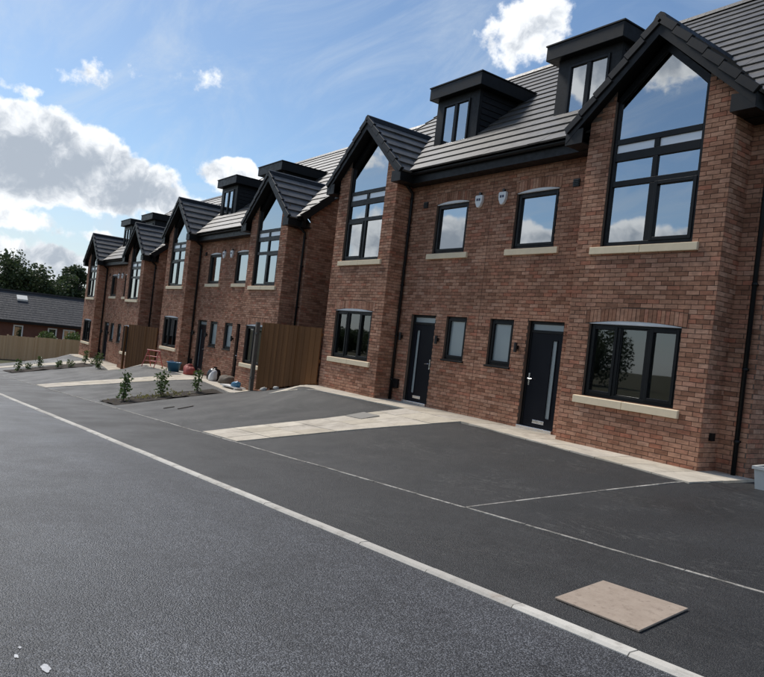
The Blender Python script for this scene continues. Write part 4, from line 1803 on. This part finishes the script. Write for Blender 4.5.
# ------------------------------------------------------------------ boundary fence at the end of the row
FX = -43.0
F_ = thing('boundary_fence', 'pale close-boarded timber fence in front of the bungalow', 'fence', (FX, 0, 0))
y = -16.0
while y < 9:
    zt = -0.88 + 0.045 * y * 0.5
    mb = MB()
    n = 15
    for i in range(n):
        a = y + 0.06 + 1.74 * i / n
        b = y + 0.06 + 1.74 * (i + 1) / n
        o_ = 0.012 if i % 2 else 0.0
        mb.box(0.0 + o_, 0.02 + o_, a, b - 0.004, -2.75, zt + random.uniform(-.012, .012), random.random())
    mb.build('fence_panel', 'fence_timber', F_)
    mb = MB()
    mb.box(-0.06, 0.06, y - 0.055, y + 0.055, -2.75, zt + 0.05)
    mb.build('post', 'fence_timber', F_)
    y += 1.8

# ------------------------------------------------------------------ bungalow beyond the fence
B = thing('bungalow', 'long low brick bungalow with a dark roof behind the pale fence', 'bungalow', (-55.5, 0, -2.9))
mb = MB()
mb.box(-3.4, 3.4, -18, 13, 0.0, 2.92)
mb.build('wall', 'far_brick', B)
mb = MB()
for x0, x1, z0, z1 in ((3.9, 0.0, 2.78, 5.15), (-3.9, 0.0, 2.78, 5.15)):
    pts = [(x0, -18.4, z0), (x0, 13.4, z0), (x1, 13.4, z1), (x1, -18.4, z1)]
    mb.face(pts if x0 > 0 else pts[::-1])
    nrow = 13
    for k in range(nrow):
        a, b = k / nrow, (k + 1) / nrow
        xa, za = lerp(x0, x1, a), lerp(z0, z1, a)
        xb, zb_ = lerp(x0, x1, b), lerp(z0, z1, b)
        q = [(xa, -18.4, za + .045), (xa, 13.4, za + .045), (xb, 13.4, zb_ + .03), (xb, -18.4, zb_ + .03)]
        mb.face(q if x0 > 0 else q[::-1])
        mb.face([(xa, -18.4, za), (xa, 13.4, za), (xa, 13.4, za + .045), (xa, -18.4, za + .045)])
rf = mb.build('roof', 'far_roof', B)
mb = MB()
mb.box(-0.12, 0.12, -18.4, 13.4, 5.16, 5.28)
mb.build('ridge', 'far_roof', rf)
mb = MB()
mb.box(3.78, 3.92, -18.4, 13.4, 2.60, 2.79)
mb.build('fascia', 'black_trim', B)
mb = MB()
mb.hexa([(0.7, -1.5, 4.75), (1.3, -1.5, 4.42), (1.3, -0.7, 4.42), (0.7, -0.7, 4.75), (0.7, -1.5, 4.90), (1.3, -1.5, 4.56), (1.3, -0.7, 4.56), (0.7, -0.7, 4.90)])
mb.build('rooflight', 'grey_plastic', rf)
for yc, w_, door in ((-1.5, 0.72, True), (1.05, 0.70, True), (2.35, 0.95, False), (-4.4, 1.3, False), (5.6, 1.3, False)):
    wn = link_empty('window', B)
    z0 = 0.9 if not door else 0.35
    mb = MB()
    a, b = yc - w_ / 2, yc + w_ / 2
    k = 0.10
    for q in ((a, a + k, z0, 2.45), (b - k, b, z0, 2.45), (a + k, b - k, z0, z0 + k), (a + k, b - k, 2.45 - k, 2.45)):
        mb.box(3.38, 3.46, *q)
    if not door:
        mb.box(3.38, 3.459, yc - .04, yc + .04, z0 + k, 2.45 - k)
    mb.build('frame', 'white_frame', wn)
    mb = MB()
    mb.face([(3.43, a + k, z0 + k), (3.43, b - k, z0 + k), (3.43, b - k, 2.45 - k), (3.43, a + k, 2.45 - k)])
    mb.build('pane', 'glass', wn)
    mb = MB()
    mb.box(3.385, 3.405, a + k, b - k, z0 + k, 2.45 - k)
    mb.build('dark_backing', 'unlit_room_grey', wn)  # dark sheet added over the brick, stands in for the unlit room


# ------------------------------------------------------------------ plants
def leaf_quad(mb, c, size, rr, up=0.3, long=1.7):
    d = V((rr.gauss(0, 1), rr.gauss(0, 1), rr.gauss(0, 1) * 0.7 + up)).normalized()
    q = V((rr.gauss(0, 1), rr.gauss(0, 1), rr.gauss(0, 1)))
    a = (q - d * q.dot(d)).normalized() * size * 0.5
    n = d.cross(a).normalized() * size * 0.12
    L = d * size * long
    r = rr.random()
    p0, p1, p2, p3 = c, c + L * 0.45 + a + n, c + L, c + L * 0.45 - a + n
    mb.face([p0, p1, p2], r)
    mb.face([p0, p2, p3], r)


def shrub(label, x, y, h, seed, group, dense=1.0, spread=0.22):
    rr = random.Random(seed)
    R = thing('young_shrub', label, 'shrub', (x, y, G(x, y) - 0.01), rr.uniform(0, 6), group)
    st, fo = MB(), MB()
    nst = 3
    for k in range(nst):
        tip = V((rr.uniform(-1, 1) * spread * 0.6, rr.uniform(-1, 1) * spread * 0.6, h * rr.uniform(0.75, 1.0)))
        mid = tip * 0.5 + V((rr.uniform(-.04, .04), rr.uniform(-.04, .04), 0))
        base = V((rr.uniform(-.03, .03), rr.uniform(-.03, .03), 0))
        st.tube([base, mid, tip], [0.012, 0.009, 0.004], 6)
        nl = int(46 * dense * h)
        for i in range(nl):
            u = rr.uniform(0.12, 1.0)
            p = base.lerp(mid, u * 2) if u < 0.5 else mid.lerp(tip, u * 2 - 1)
            off = V((rr.gauss(0, 1), rr.gauss(0, 1), rr.gauss(0, .4))) * spread * 0.33 * (1.15 - 0.5 * u)
            leaf_quad(fo, p + off, rr.uniform(0.045, 0.075), rr, 0.35, 1.9)
    st.build('stem', 'stem', R)
    fo.build('foliage', 'leaf_shrub', R)
    return R


# planting bed between the near drives
bed = patch('planting_bed', 'soil', [(-10.35, -5.22), (-8.75, -5.18), (-9.35, -1.75), (-10.4, -1.75)], 12, 24, 0.02,
            zf=lambda x, y: G(x, y) + 0.045 * mnoise.noise(V((x * 3, y * 3, 0))) + 0.02 * mnoise.noise(V((x * 9, y * 9, 0))))
bed2 = patch('planting_bed', 'soil', [(-29.4, -5.3), (-27.0, -5.2), (-26.4, -1.6), (-28.6, -1.6)], 12, 24, 0.03,
             zf=lambda x, y: G(x, y) + 0.045 * mnoise.noise(V((x * 3, y * 3, 0))) + 0.02 * mnoise.noise(V((x * 9, y * 9, 0))))
GN = 'young shrubs in the bed between the near driveways'
shrub('young leafy shrub at the road end of the near soil bed, leftmost of three', -9.56, -4.75, 1.02, 1, GN, 1.3)
shrub('young bushy shrub in the middle of the near soil bed', -9.88, -3.53, 0.92, 2, GN, 1.5, 0.26)
shrub('young shrub with pale leaves at the house end of the near soil bed', -9.98, -2.36, 0.78, 3, GN, 1.1)
GF = 'small shrubs in front of the farthest pair'
FS = [(-27.77, -4.88, 0.62, 'small leaning shrub nearest the road in the far bed'), (-28.8, -3.76, 0.70, 'tallest small shrub in the far bed, second from the road'),
      (-28.2, -4.3, 0.34, 'tiny shrub between the two tallest ones in the far bed'), (-27.64, -3.04, 0.45, 'low rounded shrub in the middle of the far bed'),
      (-27.02, -2.58, 0.36, 'small shrub just right of the low rounded one in the far bed'), (-28.03, -1.64, 0.80, 'slim upright shrub in front of the farthest door'),
      (-26.97, -1.49, 0.40, 'tiny shrub to the right of the slim one by the farthest door'), (-24.9, -1.75, 0.85, 'upright shrub standing in front of the farther brown gate post')]
for i, (x, y, h, lb) in enumerate(FS):
    shrub(lb, x, y, h, 20 + i, GF, 1.4)
# low weeds by the middle shrub
rr = random.Random(4)
mb = MB()
for i in range(160):
    x, y = -9.7 + rr.gauss(0, .22), -3.7 + rr.gauss(0, .5)
    leaf_quad(mb, V((x, y, G(x, y) + 0.03 + abs(rr.gauss(0, .05)))), rr.uniform(.03, .055), rr, 0.8, 2.0)
wd = mb.build('weeds', 'leaf_dry')
tag(wd, 'low yellowish weeds at the foot of the near bed shrubs', 'weeds', kind='stuff')


def leafy_tree(name, label, loc, h, rx, seed, nleaf, group=None, leaf=0.30, mat='leaf_far'):
    rr = random.Random(seed)
    R = thing(name, label, 'tree', loc, 0, group)
    tr = MB()
    pts = [V((0, 0, 0)), V((rr.uniform(-.2, .2), rr.uniform(-.2, .2), h * 0.25)), V((rr.uniform(-.4, .4), rr.uniform(-.4, .4), h * 0.5)), V((0, 0, h * 0.82))]
    tr.tube(pts, [h * .035, h * .028, h * .018, h * .006], 8)
    cl = []
    for i in range(26):
        a = rr.uniform(0, 6.283)
        el = rr.uniform(-0.25, 1.0)
        rad = rr.uniform(0.35, 1.0) ** 0.6
        cz = h * 0.60 + h * 0.36 * el * rad
        c = V((math.cos(a) * rx * rad * math.sqrt(max(0.05, 1 - el * el * 0.8)), math.sin(a) * rx * rad * math.sqrt(max(0.05, 1 - el * el * 0.8)), cz))
        cl.append((c, rr.uniform(0.22, 0.40) * rx))
        st = pts[1].lerp(pts[3], rr.uniform(0.1, 0.8))
        tr.tube([st, st.lerp(c, .55) + V((0, 0, -.1)), c], [h * .012, h * .008, h * .003], 5)
    tr.build('trunk', 'bark', R)
    cr = MB()
    for i in range(nleaf):
        c, r = cl[rr.randrange(len(cl))]
        d = V((rr.gauss(0, 1), rr.gauss(0, 1), rr.gauss(0, .8))).normalized() * r * rr.random() ** 0.4
        leaf_quad(cr, c + d, leaf * rr.uniform(.6, 1.3), rr, 0.1, 1.3)
    cr.build('crown', mat, R)
    return R


GT = 'trees behind the bungalow'
leafy_tree('broadleaf_tree', 'large spreading dark tree behind the bungalow roof, left of the other', (-80, 3.0, -4.0), 10.4, 4.3, 31, 15000, GT, 0.26)
leafy_tree('broadleaf_tree', 'tree rising behind the bungalow beside the last house gable', (-82, 9.0, -4.0), 10.6, 3.3, 32, 12000, GT, 0.26)
leafy_tree('broadleaf_tree', 'smaller tree at the left edge, partly behind the bungalow roof', (-84, -2.2, -4.0), 8.6, 3.0, 33, 9000, GT, 0.26)
# shrubs seen over the fence
for i, (y_, h_, lb) in enumerate(((-0.15, 0.85, 'rounded yellow-green bush showing over the pale fence'), (1.75, 1.0, 'second bush over the pale fence, next to a white-framed window'))):
    rr = random.Random(60 + i)
    R = thing('garden_bush', lb, 'bush', (-47.5, y_, -2.7))
    fo = MB()
    for k in range(1800):
        d = V((rr.gauss(0, 1), rr.gauss(0, 1), rr.gauss(0, 1))).normalized() * rr.random() ** .4
        leaf_quad(fo, V((d.x * .75, d.y * .75, 1.25 + d.z * h_)), .11, rr, .2, 1.4)
    st = MB()
    st.tube([(0, 0, 0), (0.03, 0, 0.8), (0.0, 0.05, 1.6)], [.05, .04, .02], 6)
    st.build('stem', 'stem', R)
    fo.build('foliage', 'leaf_shrub', R)

# wood on the far side of the road, seen in the window reflections
rr = random.Random(77)
mb = MB()
for k in range(76):
    cx, cy = rr.uniform(-300, 70), rr.uniform(-156, -138)
    hh, r = (rr.uniform(13, 18) if -165 < cx < -25 else rr.uniform(7, 10)), rr.uniform(5, 8)
    for i in range(1900):
        d = V((rr.gauss(0, 1), rr.gauss(0, 1), rr.gauss(0, 1))).normalized() * rr.random() ** .35
        leaf_quad(mb, V((cx + d.x * r, cy + d.y * r, -3.2 + hh * .5 + d.z * hh * .5)), rr.uniform(.45, .8), rr, .1, 1.3)
tag(mb.build('woodland', 'leaf_far'), 'belt of dark trees across the road', 'woodland', kind='stuff')


# ------------------------------------------------------------------ small things
def on_ground(x, y):
    return (x, y, G(x, y))


# timber sheet on the footway
c = [(8.20, -6.63), (8.90, -6.64), (8.80, -5.91), (8.09, -5.93)]
cx = sum(p[0] for p in c) / 4
cy = sum(p[1] for p in c) / 4
mb = MB()
zo = G(cx, cy)
mb.hexa([(x - cx, y - cy, G(x, y) + 0.004 - zo) for x, y in c] + [(x - cx, y - cy, G(x, y) + 0.019 - zo) for x, y in c])
ob = bevel(mb.build('plywood_sheet', 'board'), 0.003, 1)
ob.location = (cx, cy, zo)
tag(ob, 'square tan board lying flat on the dark footway beside the kerb', 'board')

# manhole cover in the path
x, y = -1.0, -2.14
mb = MB()
q = [(-.33, -.22), (.27, -.20), (.33, .22), (-.27, .22)]
mb.hexa([(a, b, G(x + a, y + b) - G(x, y) - 0.02) for a, b in q] + [(a, b, G(x + a, y + b) - G(x, y) + 0.030) for a, b in q])
ob = mb.build('inspection_cover', 'cast_iron')
ob.location = on_ground(x, y)
tag(ob, 'grey rectangular inspection cover set into the edge of the nearest path', 'drain cover')
# grey tub with a bail handle at the right edge
x, y = 6.96, -0.58
T_ = thing('garden_tub', 'grey square tub with a loop handle against the wall at the right edge', 'tub', on_ground(x, y), 0.1)
mb = MB()
w0, w1, hh = 0.25, 0.28, 0.30
mb.hexa([(-w0, -w0, 0), (w0, -w0, 0), (w0, w0, 0), (-w0, w0, 0), (-w1, -w1, hh), (w1, -w1, hh), (w1, w1, hh), (-w1, w1, hh)], skip=(1,))
ow, iw = w1 + .02, w1 - .02
for a in (((-ow, -ow), (ow, -ow), (iw, -iw), (-iw, -iw)), ((ow, -ow), (ow, ow), (iw, iw), (iw, -iw)), ((ow, ow), (-ow, ow), (-iw, iw), (iw, iw)), ((-ow, ow), (-ow, -ow), (-iw, -iw), (-iw, iw))):
    mb.hexa([(p[0], p[1], hh - .03) for p in a] + [(p[0], p[1], hh + .012) for p in a])
mb.build('body', 'grey_plastic', T_)
mb = MB()
mb.face([(-iw, -iw, hh - .06), (iw, -iw, hh - .06), (iw, iw, hh - .06), (-iw, iw, hh - .06)])
mb.build('fill', 'soil', T_)
mb = MB()
mb.tube([(-w1 + .05, 0, hh), (-w1 + .06, 0, hh + .12), (-.08, 0, hh + .19), (.08, 0, hh + .19), (w1 - .06, 0, hh + .12), (w1 - .05, 0, hh)], .014, 8)
mb.build('handle', 'grey_plastic', T_, smooth=True)

# red trestle by the farther gate
x, y = -18.0, -1.30
T_ = thing('trestle', 'red metal folding trestle standing in front of the farther brown gate', 'trestle', on_ground(x, y), 0.5)
T_.scale = (0.88, 0.88, 0.88)
mb = MB()
mb.tube([(-.42, 0, .80), (.42, 0, .80)], .028, 8)
mb.build('top_bar', 'red_metal', T_)
for sx in (-.34, .34):
    for sy in (-.30, .30):
        mb = MB()
        mb.tube([(sx, 0, .80), (sx * 1.12, sy, 0.0)], .021, 8)
        mb.build('leg', 'red_metal', T_)
for sy in (-.19, .19):
    mb = MB()
    mb.tube([(-.36, sy, .30), (.36, sy, .30)], .016, 8)
    mb.tube([(-.36, sy * .6, .52), (.36, sy * .6, .52)], .016, 8)
    mb.build('brace', 'red_metal', T_)
# blue tub
x, y = -16.4, -0.95
T_ = thing('plastic_tub', 'blue plastic tub on the path beside the middle pair front door', 'tub', on_ground(x, y))
mb = MB()
mb.lathe([(0.0, .03), (.20, .03), (.21, .0), (.27, .36), (.30, .37), (.30, .39), (.26, .39), (.20, .06), (0, .06)], 20)
mb.build('body', 'blue_plastic', T_, smooth=True)
for sx in (-1, 1):
    mb = MB()
    mb.tube([(sx * .27, -.08, .36), (sx * .32, -.06, .42), (sx * .32, .06, .42), (sx * .27, .08, .36)], .014, 6)
    mb.build('handle', 'blue_plastic', T_)


def sack(name, label, cat, x, y, sx, sy, sz, mat, seed, tuft=True):
    """a slumped, creased bag: rounded-box plan, leaning top, gathered mouth if tufted"""
    mb = MB()
    prof = [(0.80, 0.0), (0.98, .05), (1.0, .25), (.95, .55), (.86, .78), (.66, .93), (.34, 1.0), (0.08, 1.01)]
    n = 28
    lean = (math.sin(seed * 1.7) * 0.28, math.cos(seed * 2.3) * 0.22)
    for r, z in prof:
        for q in range(n):
            a = 2 * math.pi * q / n
            ca, sa = math.cos(a), math.sin(a)
            k = r / (abs(ca) ** 3.2 + abs(sa) ** 3.2) ** (1 / 3.2)
            k *= 1 + 0.22 * mnoise.noise(V((ca * 1.6 + seed, sa * 1.6, z * 1.8))) + 0.09 * mnoise.noise(V((ca * 5 + seed, sa * 5, z * 6)))
            zz = z * (1 + (0.22 * mnoise.noise(V((ca * 1.2 - seed, sa * 1.2, 3.0))) + lean[0] * ca * 0.5) * min(1, z * 1.5))
            mb.v.append(((ca * k + lean[0] * z) * sx, (sa * k + lean[1] * z) * sy, zz * sz))
    for k in range(len(prof) - 1):
        for q in range(n):
            q2 = (q + 1) % n
            mb.f.append((k * n + q, k * n + q2, (k + 1) * n + q2, (k + 1) * n + q))
            mb.r.append(0)
    mb.f.append(tuple((len(prof) - 1) * n + q for q in range(n)))
    mb.r.append(0)
    if tuft:
        i0 = len(mb.v)
        for r, z in ((.20, .90), (.13, 1.02), (.30, 1.18)):
            for q in range(12):
                a = 2 * math.pi * q / 12
                w_ = r * (1 + (0.35 if q % 2 else -0.2) * (z > 1.1))
                mb.v.append(((math.cos(a) * w_ + lean[0]) * sx, (math.sin(a) * w_ + lean[1]) * sy, z * sz))
        for k in range(2):
            for q in range(12):
                q2 = (q + 1) % 12
                mb.f.append((i0 + k * 12 + q, i0 + k * 12 + q2, i0 + (k + 1) * 12 + q2, i0 + (k + 1) * 12 + q))
                mb.r.append(0)
    ob = mb.build(name, mat, smooth=True)
    ob.location = on_ground(x, y)
    ob.location.z += 0.02
    return tag(ob, label, cat)


sack('rubble_sack', 'red sack standing on the path just right of the blue tub', 'sack', -15.2, -0.75, .26, .20, .36, 'red_sack', 3, False)
sack('rubbish_bag', 'black rubbish bag slumped against the brick wall right of the door', 'bag', -13.45, -0.45, .24, .24, .42, 'black_bag', 5)
sack('rubble_sack', 'white sack leaning on the black rubbish bag', 'sack', -13.15, -0.62, .17, .14, .34, 'white_sack', 8, False)
sack('rubble_sack', 'flat brown sack lying by the wall under the small window', 'sack', -12.2, -0.42, .42, .25, .28, 'brown_sack', 9, False)
# board with blue bag by the middle pair's bay
x, y = -10.4, -1.0
mb = MB()
mb.box(-.62, .62, -.16, .16, 0.06, 0.10)
for a in (-.45, .35):
    mb.box(a, a + .09, -.14, .14, 0.0, 0.06)
ob = mb.build('plank_stack', 'white_sack')
ob.location = on_ground(x, y)
ob.location.z += 0.014
ob.rotation_euler = (0, 0, 0.05)
tag(ob, 'pale plank resting on two blocks in front of the bay, left of the post', 'plank')
s_ = sack('tool_bag', 'small blue and grey bag sitting on the pale plank', 'bag', -10.15, -1.0, .22, .12, .17, 'blue_plastic', 12, False)
s_.location.z += 0.10
# laths on the drive
for (x, y, a, ln, lb) in ((-6.75, -4.35, 1.75, .30, 'thin dark stick on the driveway, the one nearer the soil bed'), (-6.35, -4.05, 1.95, .50, 'thin dark stick on the driveway, the one farther from the soil bed')):
    mb = MB()
    n = V((math.cos(a), math.sin(a)))
    p = V((-n.y, n.x)) * .02
    qs = [n * -ln / 2 - p, n * ln / 2 - p, n * ln / 2 + p, n * -ln / 2 + p]
    mb.hexa([(v.x, v.y, G(x + v.x, y + v.y) - G(x, y) + .001) for v in qs] + [(v.x, v.y, G(x + v.x, y + v.y) - G(x, y) + .022) for v in qs])
    ob = mb.build('lath', 'lath')
    ob.location = on_ground(x, y)
    tag(ob, lb, 'stick', 'sticks dropped on the driveway')
# stones at the foot of the gate
for i, (x, y, r, lb) in enumerate(((-7.9, -1.12, .09, 'pale stone at the foot of the large gate, nearest the post'), (-7.2, -1.05, .07, 'pale stone at the foot of the large gate, nearer the bay'))):
    ob = sack('loose_stone', lb, 'stone', x, y, r * 1.4, r, r * 1.1, 'kerb_concrete', 30 + i, False)
    ob.location.z -= 0.01


# paint splashes on the road
def splash(label, x, y, r, seed):
    rr = random.Random(seed)
    mb = MB()
    n = 22
    ring = []
    for q in range(n):
        a = 2 * math.pi * q / n
        k = r * (0.75 + 0.35 * mnoise.noise(V((math.cos(a) * 1.5 + seed, math.sin(a) * 1.5, 0))) + .12 * rr.random())
        px_, py_ = math.cos(a) * k * 1.5, math.sin(a) * k * 0.7
        ring.append((px_, py_, road_z(x + px_, y + py_) - road_z(x, y) + 0.004))
    mb.face(ring)
    ob = mb.build('paint_splash', 'road_paint')
    ob.location = (x, y, road_z(x, y))
    tag(ob, label, 'paint mark', 'white paint marks on the road')


splash('largest white paint splash on the road at the bottom left corner', 8.05, -9.985, .036, 2)
splash('small white paint spot above the largest splash on the road', 7.86, -10.08, .018, 5)
splash('tiny white paint spot at the left edge of the road', 7.76, -10.05, .012, 9)
